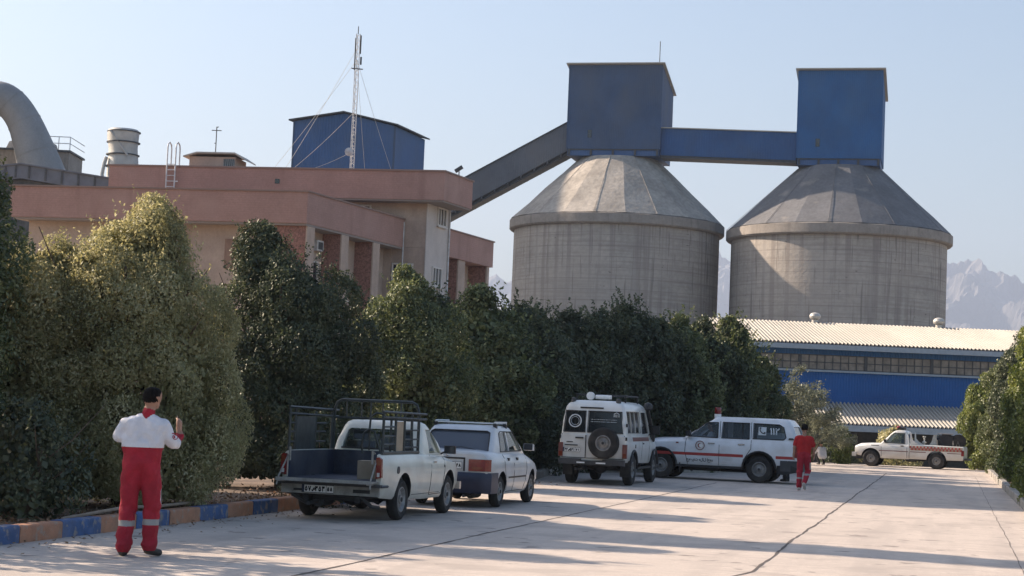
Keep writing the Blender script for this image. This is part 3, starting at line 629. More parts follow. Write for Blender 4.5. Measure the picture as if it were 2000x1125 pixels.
# things on the roof
def wp(a, b, z): v = OO + D1*a + D2*b; return Vector((v.x, v.y, z))
lm = MB(); lb = wp(-14.9, 12.05, 13.6)
for dx in (-.28, .28):
    lm.tube([(dx, 0, -.1), (dx, 0, 4.1), (dx, .06, 4.35), (dx, .3, 4.5), (dx, .62, 4.35), (dx, .7, 4.1), (dx, .7, 3.0)], .045, 7)
for k in range(9): lm.tube([(-.28, 0, .15+k*.36), (.28, 0, .15+k*.36)], .03, 6)
lm.box(-.5, -.28, -.02, .02, 1.1, 1.18); lm.box(.28, .5, -.02, .02, 1.9, 1.98)
thing('roof_ladder', lm, M['steel_white'], 'white steel ladder with hooped handrails climbing the upper brick parapet', 'ladder', smooth=50, loc=lb, rz=R(-10))
hp = wp(-13.5, 15.3, 16.6); hut = empty('roof_hut', hp, R(-8), 'small beige rooftop room with a thin overhanging roof and barred window', 'roof room')
hm = MB(); hm.box(-1.55, 1.55, -1.2, 1.2, -.1, .85); hm.build('wall', M['render'], hut)
hm = MB(); hm.prism([(-1.9, .85), (-1.0, 1.12), (1.55, 1.12), (2.15, .75), (2.15, .67), (1.55, 1.02), (-1.0, 1.02), (-1.9, .77)], -1.5, 1.4, lambda a, b, h: (a, h, b)); hm.build('roof', M['roof_sheet'], hut)
hm = MB(); hm.box(.75, 1.5, -1.23, -1.202, .2, .72); w = hm.build('window', M['win_glass'], hut)
hm = MB()
for k in range(6): hm.box(.78+k*.135, .80+k*.135, -1.26, -1.235, .2, .72)
hm.build('bar', M['steel_white'], w)
an = MB(); an.tube([(0, 0, 0), (0, 0, 2.0)], .035, 6); an.tube([(-.32, 0, 1.75), (.32, 0, 1.75)], .03, 6); an.tube([(0, 0, 1.95), (.12, 0, 2.0)], .03, 6); an.tube([(-.1, 0, .9), (.0, 0, .9)], .03, 6)
thing('antenna', an, M['dark_steel'], 'small cross-shaped antenna standing on the rooftop room', 'antenna', loc=hp+Vector((-.25, .3, 1.05)))
# floodlight
fl = MB(); fl.tube([(0, 0, 0), (0, 0, .35)], .04, 6); fl.M = Matrix.Translation((0, 0, .5)) @ Matrix.Rotation(R(-35), 4, 'Y'); fl.box(-.3, .25, -.15, .15, -.1, .12)
thing('floodlight', fl, M['dark_steel'], 'small dark floodlight on the right edge of the upper brick parapet', 'floodlight', loc=wp(2.65, 15.3, 16.6))

for (b, z, w_) in ((14.9, 8.3, .9), (3.4, 10.6, .8)):
    mb = MB(); obox(mb, 1.47 if b > 14 else -1.24, 1.85 if b > 14 else -.9, b, b+w_, z, z+.6); o = mb.build('air_conditioner', M['steel_white'], off)
    mb = MB(); obox(mb, 1.853 if b > 14 else -.897, 1.87 if b > 14 else -.88, b+.12, b+w_-.12, z+.08, z+.5); mb.build('fan_grille', M['dark_steel'], o)
mb = MB(); mb.tube([OF(1.53, 17.0, 14.6), OF(1.53, 17.0, -2)], .06, 6); mb.build('drain_pipe', M['steel_white'], off)
mb = MB(); mb.tube([OF(-.0, 13.38, 13.4), OF(-.0, 13.38, -2)], .05, 6); mb.build('drain_pipe', M['steel_white'], off)
# mast with guys
mp_ = wp(-4.4, 15.2, 16.5); mast = empty('radio_mast', mp_, R(15), 'tall thin white and dark lattice radio mast held by guy wires on the office roof', 'mast')
mm = MB(); tri = [Vector((math.cos(a)*.15, math.sin(a)*.15, 0)) for a in (R(90), R(210), R(330))]; HM = 9.3
for t in tri: mm.tube([t+Vector((0, 0, -.05)), t+Vector((0, 0, HM))], .024, 6)
n = 40
for k in range(n):
    for i in range(3):
        a, b = tri[i], tri[(i+1) % 3]; z0, z1 = k*HM/n, (k+1)*HM/n
        mm.tube([a+Vector((0, 0, z0)), b+Vector((0, 0, z1))] if k % 2 else [b+Vector((0, 0, z0)), a+Vector((0, 0, z1))], .013, 4)
mm.build('lattice', M['steel_white'], mast)
mm = MB(); mm.box(-.20, -.13, -.2, -.1, HM-2.4, HM-.3); mm.box(.15, .22, -.15, .0, HM-1.3, HM-.1); mm.box(.20, .30, -.12, 0, HM-2.0, HM-1.5)
mm.tube([(-.35, -.1, HM-2.3), (.4, -.1, HM-2.3)], .04, 6); mm.tube([(0, 0, HM), (0, 0, HM+.5)], .03, 6); mm.build('panel_antenna', M['dark_steel'], mast)
mm = MB(); mm.lathe([(.02, 0), (.26, -.04), (.28, -.14), (.1, -.2), (.02, -.22)], 14, 'Y', (-.3, -.3, 1.5)); mm.build('dish', M['steel_white'], mast, smooth=50)
mm = MB()
for (zt, ang, rr, zb) in [(7.6, 205, 5.2, 0), (7.6, 335, 3.4, 0), (7.6, 90, 5, 0), (8.4, 200, 4.4, 0), (4.2, 200, 4.0, 0), (1.6, 205, 3.3, 0)]:
    a = R(ang-15); e = Vector((math.cos(a)*rr, math.sin(a)*rr*.4, zb)); s_ = Vector((0, 0, zt))
    mm.tube([s_.lerp(e, i/6)-Vector((0, 0, .12*math.sin(i/6*3.14))) for i in range(7)], .011, 4)
mm.build('guy_wire', M['galv'], mast)

# ---------------------------------------------------------------- blue gabled building behind the office
bb = empty('blue_building', (0, 0, 0), 0, 'tall blue sheet-metal building with a low gable rising behind the office roof', 'building')
b1 = Vector((-19.5, 154, 0)); e1 = Vector((.985, -.17, 0)); e2 = Vector((.30, .953, 0))
def BB(a, b, z): v = b1 + e1*a + e2*b; return (v.x, v.y, z)
W1 = 9.05; Hl, Hp, Hr = 26.1, 26.7, 25.8
mb = MB()
def bprism(mb, prof, b0, b1_): 
    n = len(prof); mb.add([BB(a, b0, z) for a, z in prof]+[BB(a, b1_, z) for a, z in prof], [list(range(n))[::-1], list(range(n, 2*n))]+[(i, (i+1) % n, n+(i+1) % n, n+i) for i in range(n)])
bprism(mb, [(0, -2), (W1, -2), (W1, Hr), (W1/2, Hp+.15), (0, Hl)], 0, 7.4); mb.build('wall', M['clad_mid'], bb)
mb = MB(); bprism(mb, [(-.35, Hl+.02), (W1/2, Hp+.2), (W1+.35, Hr+.02), (W1+.35, Hr+.14), (W1/2, Hp+.32), (-.35, Hl+.14)], -.3, 7.7); mb.build('roof', M['dark_steel'], bb)
mb = MB(); bprism(mb, [(W1-.1, -2), (W1+.03, -2), (W1+.03, Hr), (W1-.1, Hr)], -.03, .1); mb.build('corner_trim', M['clad_dusty'], bb)
mb = MB(); bprism(mb, [(-.03, -2), (.1, -2), (.1, Hl), (-.03, Hl)], -.03, .1); mb.build('corner_trim', M['clad_dusty'], bb)

# ---------------------------------------------------------------- plant at far left
YD = 185.0
def at(px, py, Y):
    x = (px-1000)/3500; y = -(py-562.5)/3500; c, s = math.cos(ROLL), math.sin(ROLL); x2 = x*c-y*s; y2 = x*s+y*c
    dy = math.cos(PITCH)-y2*math.sin(PITCH); dz = math.sin(PITCH)+y2*math.cos(PITCH); t = Y/dy; return Vector((x2*t, Y, 1.68+dz*t))
dp = empty('curved_duct', (0, 0, 0), 0, 'huge grey curved steel duct bending over at the upper left edge', 'duct')
cp = [at(-140, 420, YD), at(-110, 320, YD), at(-85, 250, YD), at(-50, 205, YD), at(-8, 190, YD), at(22, 203, YD), at(48, 240, YD), at(70, 300, YD), at(88, 360, YD), at(100, 420, YD)]
rs = [1.7]*6+[1.75, 2.1, 2.5, 2.9]
def cr(P, k, t):
    a, b, c, d = P[max(0, k-1)], P[k], P[k+1], P[min(len(P)-1, k+2)]
    return (b*2+(c-a)*t+(a*2-b*5+c*4-d)*t*t+(b*3-a-c*3+d)*t**3)*.5
cps = [cr(cp, k, t/5) for k in range(len(cp)-1) for t in range(5)]; rss = [cr(rs, k, t/5) for k in range(len(cp)-1) for t in range(5)]
mb = MB(); mb.tube(cps, rss, 32); mb.build('pipe', M['duct'], dp, smooth=40)
for i in range(1, len(cp)-1):
    mb = MB(); d = (cp[i+1]-cp[i-1]).normalized(); mb.tube([cp[i]-d*.05, cp[i]+d*.05], rs[i]+.035, 28); mb.build('flange', M['duct'], dp, smooth=40)
tk = empty('plant_tower', (-53.2, 192, 0), 0, 'grey concrete plant tower with a railed platform beside the curved duct', 'tower')
mb = MB(); mb.box(-5, 5.6, -3, 3, -2, 27.3); mb.build('wall', M['silo_ring'], tk)
mb = MB(); mb.box(-5, 5.8, -3.3, 3.3, 27.3, 27.5); mb.build('platform', M['dark_steel'], tk)
mb = MB()
for x in (1.2, 2.3, 3.4, 4.5, 5.7): mb.tube([(x, -3.2, 27.5), (x, -3.2, 28.9)], .05, 5)
for z in (28.2, 28.9): mb.tube([(.5, -3.2, z), (5.7, -3.2, z), (5.7, 3.2, z)], .045, 5)
mb.tube([(-1.4, -3.3, 31.5), (0.3, -3.3, 30.6), (0.4, -3.3, 28.5)], .08, 6); mb.build('railing', M['steel_white'], tk)
tn = MB(); tn.lathe([(3.0, -2), (3.0, 28.6), (2.6, 29.6), (.3, 30.2)], 28)
thing('storage_tank', tn, M['silo_ring'], 'pale round tank seen through the bend of the grey duct at the left edge', 'tank', smooth=30, loc=(-54.5, 200, 0))
ch = empty('exhaust_stack', at(238, 335, 150)*1.0, 0, 'pale round exhaust stack with band rings behind the left end of the upper parapet', 'chimney')
mb = MB(); prof = [(1.25, -12), (1.25, .0), (1.3, .6), (1.22, 1.3), (1.2, 2.0), (1.3, 2.7), (1.33, 3.4), (1.2, 3.55)]
mb.rings([[Vector((r*math.cos(a)+.06*math.sin(z*1.6), r*math.sin(a), z)) for a in [2*math.pi*k/28 for k in range(28)]] for r, z in prof]); mb.build('shaft', M['galv'], ch, smooth=40)
mb = MB()
for z in (.35, 1.35, 2.4, 3.3): mb.lathe([(1.34, z), (1.4, z), (1.4, z+.08), (1.34, z+.08)], 28)
mb.build('band', M['dark_steel'], ch, smooth=40)
mb = MB(); mb.tube([(-.9, -1.15, 3.3), (.7, -1.3, 1.2)], .09, 6); mb.tube([(-1.1, -.9, -2), (-1.5, -.7, -.4), (-1.35, -.7, .6), (-1.2, -.7, 1.1)], .16, 8); mb.build('pipe', M['galv'], ch, smooth=40)
# shed with grey eaves
sh = empty('grey_shed', (0, 0, 0), 0, 'long grey-blue sheet-metal shed roof with ribbed eaves left of the brick parapet', 'shed')
pA, pP, pR = at(-90, 334, 140), at(42, 321, 140), at(250, 355, 139.5)
def shed_strip(mb, o0, o1, z0, z1):
    q = [pA, pP, pR]; f = [p+Vector((0, o0, 0)) for p in q]; b = [p+Vector((0, o1, 0)) for p in q]
    mb.rings([[f[i]+Vector((0, 0, z0)), b[i]+Vector((0, 0, z0)), b[i]+Vector((0, 0, z1)), f[i]+Vector((0, 0, z1))] for i in range(3)])
mb = MB(); shed_strip(mb, -.2, 14, 0, .10); mb.build('roof', M['shed_panel'], sh)
mb = MB(); shed_strip(mb, 0, .2, -1.1, -.003); mb.build('fascia', M['shed_panel'], sh)
mb = MB(); shed_strip(mb, .5, 13, -20, -1.12); mb.build('wall', M['dark_steel'], sh)
for k in range(14):
    f = k/13; p = pA.lerp(pP, f*2) if f < .5 else pP.lerp(pR, f*2-1); mb = MB(); mb.box(p.x-.06, p.x+.06, p.y-.1, p.y-.003, p.z-1.0, p.z-.05); mb.build('rib', M['dark_steel'], sh)
# unseen block added outside the frame so its shade falls on the silo walls
pb = empty('silo_shade_block', (-112, 246, -2), R(18), 'tall unseen concrete block added outside the frame on the left to shade the silo walls', 'building')
mb = MB()
for k in range(8):
    mb.box(-34, 34, -10, 10, k*11.2+10.6, k*11.2+11.2)
    for x in (-33, -11, 11, 33):
        for y in (-9.3, 9.3): mb.box(x-.7, x+.7, y-.7, y+.7, k*11.2, k*11.2+10.6)
mb.build('frame', M['silo_ring'], pb)
mb = MB(); mb.box(-32.2, 32.2, -8.5, 8.5, 0, 89); mb.build('core', M['clad_grey'], pb)

ab = empty('road_shade_block', (-30, 66, -2), 0, 'tall unseen beige block added outside the frame on the left to shade the far road', 'building')  # unseen building added beyond the frame to cast the far road's shade
mb = MB(); mb.box(-4.5, 4.5, -8, 7, 0, 28.5); mb.build('wall', M['render'], ab); mb = MB(); mb.box(-4.7, 4.7, -8.2, 7.2, 28.503, 29.4); mb.build('parapet', M['brick'], ab)
mb = MB()
for k in range(6):
    for q in range(4): mb.box(4.49, 4.53, -6.8+q*3.6, -5.2+q*3.6, 1.8+k*3.5, 3.1+k*3.5)
mb.build('window', M['win_glass'], ab)
# ---------------------------------------------------------------- silos
def silo(name, cx, cy, rb, rr, label, cone_m, tw, td, tz0, tz1, tmat, label_t, zr=23.0, zc=31.6):
    g_ = 'cement silos'
    s_ = empty(name, (cx, cy, 0), -RA, label, 'silo')
    mb = MB(); mb.lathe([(rb, -2.05), (rb, zr)], 96); mb.build('shell', M['silo'], s_, smooth=30)
    mb = MB(); mb.lathe([(rb+.003, zr-.1), (rr-.15, zr-.05), (rr, zr+.1), (rr, zr+1.05), (rr-.25, zr+1.15), (rb-.5, zr+1.16)], 96); mb.build('ring_beam', M['silo_ring'], s_, smooth=30)
    n = 22; mb = MB(); rt = 4.7; rng_ = random.Random(int(cx)); rows = []
    for j in range(5):
        f = j/4; r0 = (rr-.05)*(1-f)+rt*f; z = zr+1.17+(zc-zr-1.17)*f
        rows.append([(r0*math.cos(2*math.pi*(k+.4)/n)+rng_.uniform(-.05, .05), r0*math.sin(2*math.pi*(k+.4)/n)+rng_.uniform(-.05, .05), z+(rng_.uniform(-.06, .06) if 0 < j < 4 else 0)) for k in range(n)])
    mb.rings(rows); mb.build('cone_roof', cone_m, s_)
    mb = MB()
    for k in (1, 5, 8, 11, 14, 16, 18, 20):
        a = 2*math.pi*(k+.4)/n; p0 = Vector(((rr-.0)*math.cos(a), (rr-.0)*math.sin(a), zr+1.22)); p1 = Vector((rt*math.cos(a), rt*math.sin(a), zc+.04)); mb.tube([p0, p1], .022, 4)
    mb.build('seam', cone_m, s_)
    t = empty(name.replace('silo', 'head_house'), (cx, cy, 0), -RA, label_t, 'tower')
    mb = MB(); d = td/2; w = tw/2
    # monopitch roof falling to the back
    mb.prism([(-d, tz0), (d, tz0), (d, tz1-1.9), (-d, tz1)], -w, w, lambda a, b, h: (h, a, b)); mb.build('wall', tmat, t)
    mb = MB(); mb.prism([(-d-.35, tz1+.10), (d+.45, tz1-1.98), (d+.45, tz1-1.88), (-d-.35, tz1+.22)], -w-.3, w+.3, lambda a, b, h: (h, a, b)); mb.build('roof', M['roof_sheet'], t)
    mb = MB(); mb.box(-w+.1, w-.1, -d+.15, d-.15, tz0-.75, tz0-.003); mb.build('base_slab', M['clad_mid'], t)
    mb = MB()
    for k in range(5): x = -w+.3+(tw-.6)*k/4; mb.box(x-.12, x+.12, -d+.02, -d+.147, tz0-.7, tz0-.01)
    mb.box(-w+.2, w-.2, -d+.05, -d+.13, tz0-.12, tz0-.011); mb.build('girder', M['dark_steel'], t)
    mb = MB(); mb.box(-w*.55, -w*.55+.45, -d-.04, -d+.01, tz0+1.3, tz0+2.2); mb.build('window', M['win_glass'], t)
    mb = MB(); mb.box(w-.05, w+.03, -d-.03, -d+.1, tz0, tz1-.2); mb.build('corner_trim', tmat, t)
    mb = MB(); mb.box(-w-.03, -w+.08, -d-.03, -d+.1, tz0, tz1-.05); mb.build('corner_trim', tmat, t)
    return s_, t
S1 = Vector((11.9, 208, 0)); S2 = Vector((36.6, 201.5, 0))
silo('silo', S1.x, S1.y, 11.95, 12.5, 'left concrete silo with a sunlit dusty cone roof', M['cone_dusty'], 10.9, 8.6, 32.35, 42.1, M['clad_dusty'], 'larger dusty blue-grey head house on top of the left silo, with the sloping conveyor')
silo('silo', S2.x, S2.y, 12.0, 12.6, 'right concrete silo with a cone roof coloured dark as if shaded', M['cone_shade'], 9.3, 8.2, 31.4, 41.3, M['clad_blue'], 'narrower brighter blue head house on top of the right silo', 22.2, 30.7)
am = MB(); am.tube([(0, 0, 0), (0, 0, 4.4)], .05, 5); tp = S1 + V*4.6 - U*1.5
thing('lightning_rod', am, M['dark_steel'], 'thin lightning rod on the roof of the left head house', 'rod', loc=(tp.x, tp.y, 41.0))
# bridge between the head houses
br = empty('conveyor_bridge', (0, 0, 0), 0, 'level blue enclosed conveyor bridge joining the two head houses', 'conveyor bridge')
A_ = S1 + V*5.47; B_ = S2 - V*4.67
def gallery(mb, A, B, w, z0, z1): 
    d = (B-A); d.z = 0; d.normalize(); n = Vector((-d.y, d.x, 0))*w/2
    mb.add([A-n+Vector((0, 0, z0)), A+n+Vector((0, 0, z0)), A+n+Vector((0, 0, z1)), A-n+Vector((0, 0, z1)), B-n+Vector((0, 0, z0)), B+n+Vector((0, 0, z0)), B+n+Vector((0, 0, z1)), B-n+Vector((0, 0, z1))],
           [(0, 1, 2, 3), (7, 6, 5, 4), (0, 4, 5, 1), (1, 5, 6, 2), (2, 6, 7, 3), (3, 7, 4, 0)])
A_.z, B_.z = 31.75, 31.2
mb = MB(); gallery(mb, A_-U*2.3, B_-U*2.3, 3.0, 0, 3.1); mb.build('wall', M['clad_bridge'], br)
mb = MB(); gallery(mb, A_-U*2.3, B_-U*2.3, 3.3, 3.103, 3.22); mb.build('roof', M['roof_sheet'], br)
mb = MB(); gallery(mb, A_-U*2.3, B_-U*2.3, 2.8, -.28, -.003); mb.build('girder', M['dark_steel'], br)
# inclined conveyor
cv = empty('inclined_conveyor', (0, 0, 0), 0, 'long grey inclined conveyor gallery climbing from behind the office to the left head house', 'conveyor')
A_ = S1 - V*5.46 - U*2.0; A_.z = 32.35; B_ = A_ - V*34; B_.z = 32.35-34*.545
mb = MB(); gallery(mb, A_, B_, 3.2, -.1, 3.2); mb.build('wall', M['clad_grey'], cv)
mb = MB(); gallery(mb, A_, B_, 3.5, 3.203, 3.32); mb.build('roof', M['dark_steel'], cv)
mb = MB(); gallery(mb, A_, B_, 2.2, -.55, -.25)
for k in range(22): f = (k+.5)/22; p = A_.lerp(B_, f); mb.M = Matrix.Translation(p) @ Matrix.Rotation(-RA, 4, 'Z'); mb.box(-.1, .1, -1.62, 1.62, -.42, -.13)
mb.M = None; mb.build('girder', M['dark_steel'], cv)
mb = MB()
for f in (.72, .95):
    p = A_.lerp(B_, f)
    for q in (-1.2, 1.2): mb.tube([p+U*q-Vector((0, 0, .6)), Vector((p.x, p.y, -2.1))+U*q*1.6], .2, 6)
mb.build('leg', M['dark_steel'], cv)

# ---------------------------------------------------------------- hangar
hg = empty('hangar', (0, 130, 0), 0, 'long blue hangar with a cream ribbed metal roof and a strip of small window panes', 'hangar')
X0, X1 = 15.5, 62.0
def ribs(mb, x0, x1, ya, za, yb, zb, pitch=.28, h=.13):
    n = int((x1-x0)/pitch); prof = []
    for k in range(n):
        x = x0+k*pitch; prof += [(x, 0), (x+pitch*.5, 0), (x+pitch*.6, h), (x+pitch*.9, h)]
    for (xa, qa), (xb, qb) in zip(prof[:-1], prof[1:]):
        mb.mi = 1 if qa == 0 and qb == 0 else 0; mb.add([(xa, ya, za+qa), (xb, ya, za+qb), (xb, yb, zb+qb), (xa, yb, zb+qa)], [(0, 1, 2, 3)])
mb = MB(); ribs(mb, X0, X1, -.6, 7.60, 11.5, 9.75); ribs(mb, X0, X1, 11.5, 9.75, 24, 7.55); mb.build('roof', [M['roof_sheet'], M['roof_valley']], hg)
mb = MB(); mb.box(X0+.3, X1-.3, 0, 23, -2.1, 3.9); mb.build('wall', M['clad_deep'], hg)
mb = MB(); mb.box(X0+.3, X1-.3, .06, 22.9, 3.905, 5.62); mb.build('wall', M['clad_deep'], hg)
mb = MB(); mb.box(X0+.3, X1-.3, .0, 23, 6.85, 7.45); mb.build('wall', M['clad_blue'], hg)
mb = MB(); mb.box(X0, X1, -.8, -.55, 7.2, 7.56); mb.build('gutter', M['gutter'], hg)
mb = MB(); mb.box(X0+.3, X1-.3, -.12, 0.058, 5.60, 5.74); mb.build('ledge', M['gutter'], hg)
M['dusty_glass'] = mat('dusty_glass', (0.24, 0.21, 0.175), .45, var=.35, scale=1.6, fine=.1)
x = X0+.9
while x < X1-4.6:
    fr = MB(); pn = MB(); nx = 8; w = 4.6; z0, z1 = 5.745, 6.845
    for i in range(nx+1): xx = x+w*i/nx; fr.box(xx-.025, xx+.025, .0, .07, z0, z1)
    for z in (z0, (z0+z1)/2-.03, z1-.06): fr.box(x, x+w, .003, .067, z, z+.06)
    fr.box(x+w+.02, x+w+.16, -.02, .1, z0, z1)
    f = fr.build('window', M['dark_steel'], hg); pn.box(x, x+w, .075, .09, z0, z1); pn.build('pane', M['dusty_glass'], f); x += w+.19
mb = MB(); mb.box(X0+.3, X1-.3, 1.2, 22, 5.63, 6.84); mb.build('interior', M['dark_steel'], hg)
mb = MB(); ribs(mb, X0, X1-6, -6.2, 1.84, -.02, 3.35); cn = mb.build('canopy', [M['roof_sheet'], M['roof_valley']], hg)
mb = MB(); mb.box(X0, X1-6, -6.32, -6.18, 1.40, 1.82); mb.build('canopy_gutter', M['gutter'], hg)
for k in range(8): xx = X0+1+k*5.4; mb = MB(); mb.box(xx-.12, xx+.12, -6.1, -5.9, -2.1, 1.5); mb.build('post', M['dark_steel'], hg)
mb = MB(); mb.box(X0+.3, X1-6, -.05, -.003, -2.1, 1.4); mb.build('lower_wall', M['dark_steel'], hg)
def vent(x, label):
    v = empty('roof_vent', (x, 141.5, 9.75), 0, label, 'vent', 'turbine vents on the hangar ridge')
    mb = MB(); mb.lathe([(.26, -.1), (.26, .28)], 14); mb.build('collar', M['galv'], v, smooth=40)
    mb = MB(); mb.lathe([(.2, .28), (.4, .38), (.46, .55), (.38, .74), (.2, .84), (.04, .87)], 18); mb.build('turbine', M['galv'], v, smooth=20)
vent(24.05, 'round metal turbine vent on the hangar ridge, left one, before the right silo')
vent(33.85, 'round metal turbine vent on the hangar ridge at the right edge of the right silo')

# ---------------------------------------------------------------- mountains
m = M['rock'] = mat('rock', (0.15, 0.14, 0.13), .95, var=.35, scale=.004, world=True, fine=.3, f2=.02)
mb = MB(); nx, ny = 420, 110; rows = []
prof = [(-.6, .055), (-.3, .06), (-.06, .060), (-.02, .070), (0, .076), (.05, .074), (.1, .080), (.114, .0885), (.125, .080), (.2, .083), (.235, .088), (.245, .0885), (.255, .092), (.263, .089), (.275, .087), (.285, .085), (.32, .088), (.45, .07), (.7, .06)]
def mh(f):
    for (a, b), (c, d) in zip(prof[:-1], prof[1:]):
        if a <= f <= c: return b+(d-b)*(f-a)/(c-a)
    return .05
for j in range(ny):
    y = 4600+1500*j/(ny-1); ring = []
    for i in range(nx):
        az = -.35+.85*i/(nx-1); x = az*y; f = j/(ny-1)
        env = min(1, (f*1.08))**.8 if f < .93 else 1-(f-.93)*1.5
        q = Vector((x/420, y/420, 0)); rdg = 0; amp = 1; fr_ = 1
        for o_ in range(6):
            nv = 1-abs(noise.noise(q*fr_+Vector((o_*7.3, 0, 3)))*2); rdg += nv*amp*.5; amp *= .52; fr_ *= 2.05
        z = mh(az)*6080*env*(.66+.50*rdg) - 6
        ring.append((x, y, max(-4, z)))
    rows.append(ring)
mb.rings(rows, cap=False, closed=False); mo = mb.build('mountains', M['rock']); tag(mo, kind='structure')
hz = MB(); hz.box(-4000, 4200, -50, 6400, -9, 690)
m = bpy.data.materials.new('haze'); m.use_nodes = True; N = m.node_tree.nodes; N.remove(N['Principled BSDF'])
pv = N.new('ShaderNodeVolumePrincipled'); pv.inputs['Color'].default_value = (.60, .71, .92, 1); pv.inputs['Density'].default_value = 1.8e-4; pv.inputs['Anisotropy'].default_value = .2
m.node_tree.links.new(pv.outputs[0], N['Material Output'].inputs['Volume'])
ho = hz.build('haze', m); tag(ho, 'pale blue haze filling the air between the silos and the far mountains', 'haze', kind='stuff')
# ---------------------------------------------------------------- vehicles
def paint(name, col, dust=(.36, .31, .25), amt=.55):
    m = mat(name, col, .32, var=.04, scale=1.5, spec=.5, coat=.35)
    overlay(m, noise_fac(m, 2.2, (1, 1, 1), .45, .75, .35), dust)
    # road dirt on the low panels
    N, L, p = nd(m); tc = N.new('ShaderNodeTexCoord'); sp = N.new('ShaderNodeSeparateXYZ'); L.new(tc.outputs['Object'], sp.inputs[0])
    nz = N.new('ShaderNodeTexNoise'); nz.inputs['Scale'].default_value = 5; nz.inputs['Detail'].default_value = 6; L.new(tc.outputs['Object'], nz.inputs[0])
    a = N.new('ShaderNodeMath'); a.operation = 'MULTIPLY_ADD'; a.inputs[1].default_value = .5; L.new(nz.outputs[0], a.inputs[0]); L.new(sp.outputs['Z'], a.inputs[2])
    r = N.new('ShaderNodeMapRange'); r.inputs['From Min'].default_value = 1.15; r.inputs['From Max'].default_value = .5; r.inputs['To Max'].default_value = amt
    L.new(a.outputs[0], r.inputs[0]); overlay(m, r.outputs[0], dust); return m
M['paint_white'] = paint('paint_white', (.72, .72, .69))
M['paint_ivory'] = paint('paint_ivory', (.70, .71, .64))
M['paint_silver'] = paint('paint_silver', (.60, .62, .64), amt=.45)
M['paint_pure'] = paint('paint_pure', (.78, .79, .81), amt=.3)
M['black_plastic'] = mat('black_plastic', (.018, .018, .02), .55, var=.3, scale=4)
M['dusty_metal'] = mat('dusty_metal', (.33, .315, .285), .7, var=.3, scale=5, fine=.12)
M['grey_plastic'] = mat('grey_plastic', (.055, .055, .058), .6, var=.3, scale=3)
M['rubber'] = mat('rubber', (.022, .021, .02), .85, var=.4, scale=5, bump=.4, bscale=40)
overlay(M['rubber'], noise_fac(M['rubber'], 4, (1, 1, 1), .45, .7, .4), (.10, .085, .07))
M['rim'] = mat('rim', (.26, .25, .24), .5, metal=.3, var=.3, scale=8)
M['navy'] = mat('navy', (.028, .038, .065), .45, var=.35, scale=3, fine=.2)
overlay(M['navy'], noise_fac(M['navy'], 1.8, (1, 1, .7), .45, .66, .6), (.13, .13, .135))
M['navy_bumper'] = mat('navy_bumper', (.02, .028, .06), .4, var=.25, scale=3)
M['rack'] = mat('rack', (.035, .045, .045), .5, var=.4, scale=8)
M['glass_dark'] = glass_mat('glass_dark', (.55, .60, .62), .85)
M['glass_car'] = glass_mat('glass_car', (.55, .62, .63), .85)
M['glass_rear'] = glass_mat('glass_rear', (.5, .55, .62), .25, .12); [setattr(n_.inputs[0], 'default_value', (.10, .12, .155, 1)) for n_ in M['glass_rear'].node_tree.nodes if n_.type == 'BSDF_DIFFUSE']  # blue-grey diffuse stands in for sky reflected in the rear pane
M['glass_film'] = glass_mat('glass_film', (.35, .38, .40), .25, .1)
M['red_lens'] = mat('red_lens', (.20, .012, .012), .2, var=.2, scale=20, coat=.5)
M['amber_lens'] = mat('amber_lens', (.20, .035, .015), .2, var=.2, scale=20, coat=.5)
M['clear_lens'] = mat('clear_lens', (.6, .6, .58), .15, coat=.5)
M['seam'] = mat('seam', (.03, .03, .03), .8)
M['plate'] = mat('plate', (.82, .81, .78), .5, var=.08, scale=20)
M['plate_ink'] = mat('plate_ink', (.015, .015, .018), .5)
M['red_stripe'] = mat('red_stripe', (.42, .045, .04), .4, var=.15, scale=6)
M['maroon'] = mat('maroon', (.17, .055, .045), .5, var=.2, scale=6)
M['chrome'] = mat('chrome', (.55, .55, .55), .2, metal=.9)
M['seat_fabric'] = mat('seat_fabric', (.10, .095, .09), .9, var=.2, scale=6)
M['cardboard'] = mat('cardboard', (.36, .29, .21), .85, var=.15, scale=3)
M['film_white'] = mat('film_white', (.62, .66, .68), .5)

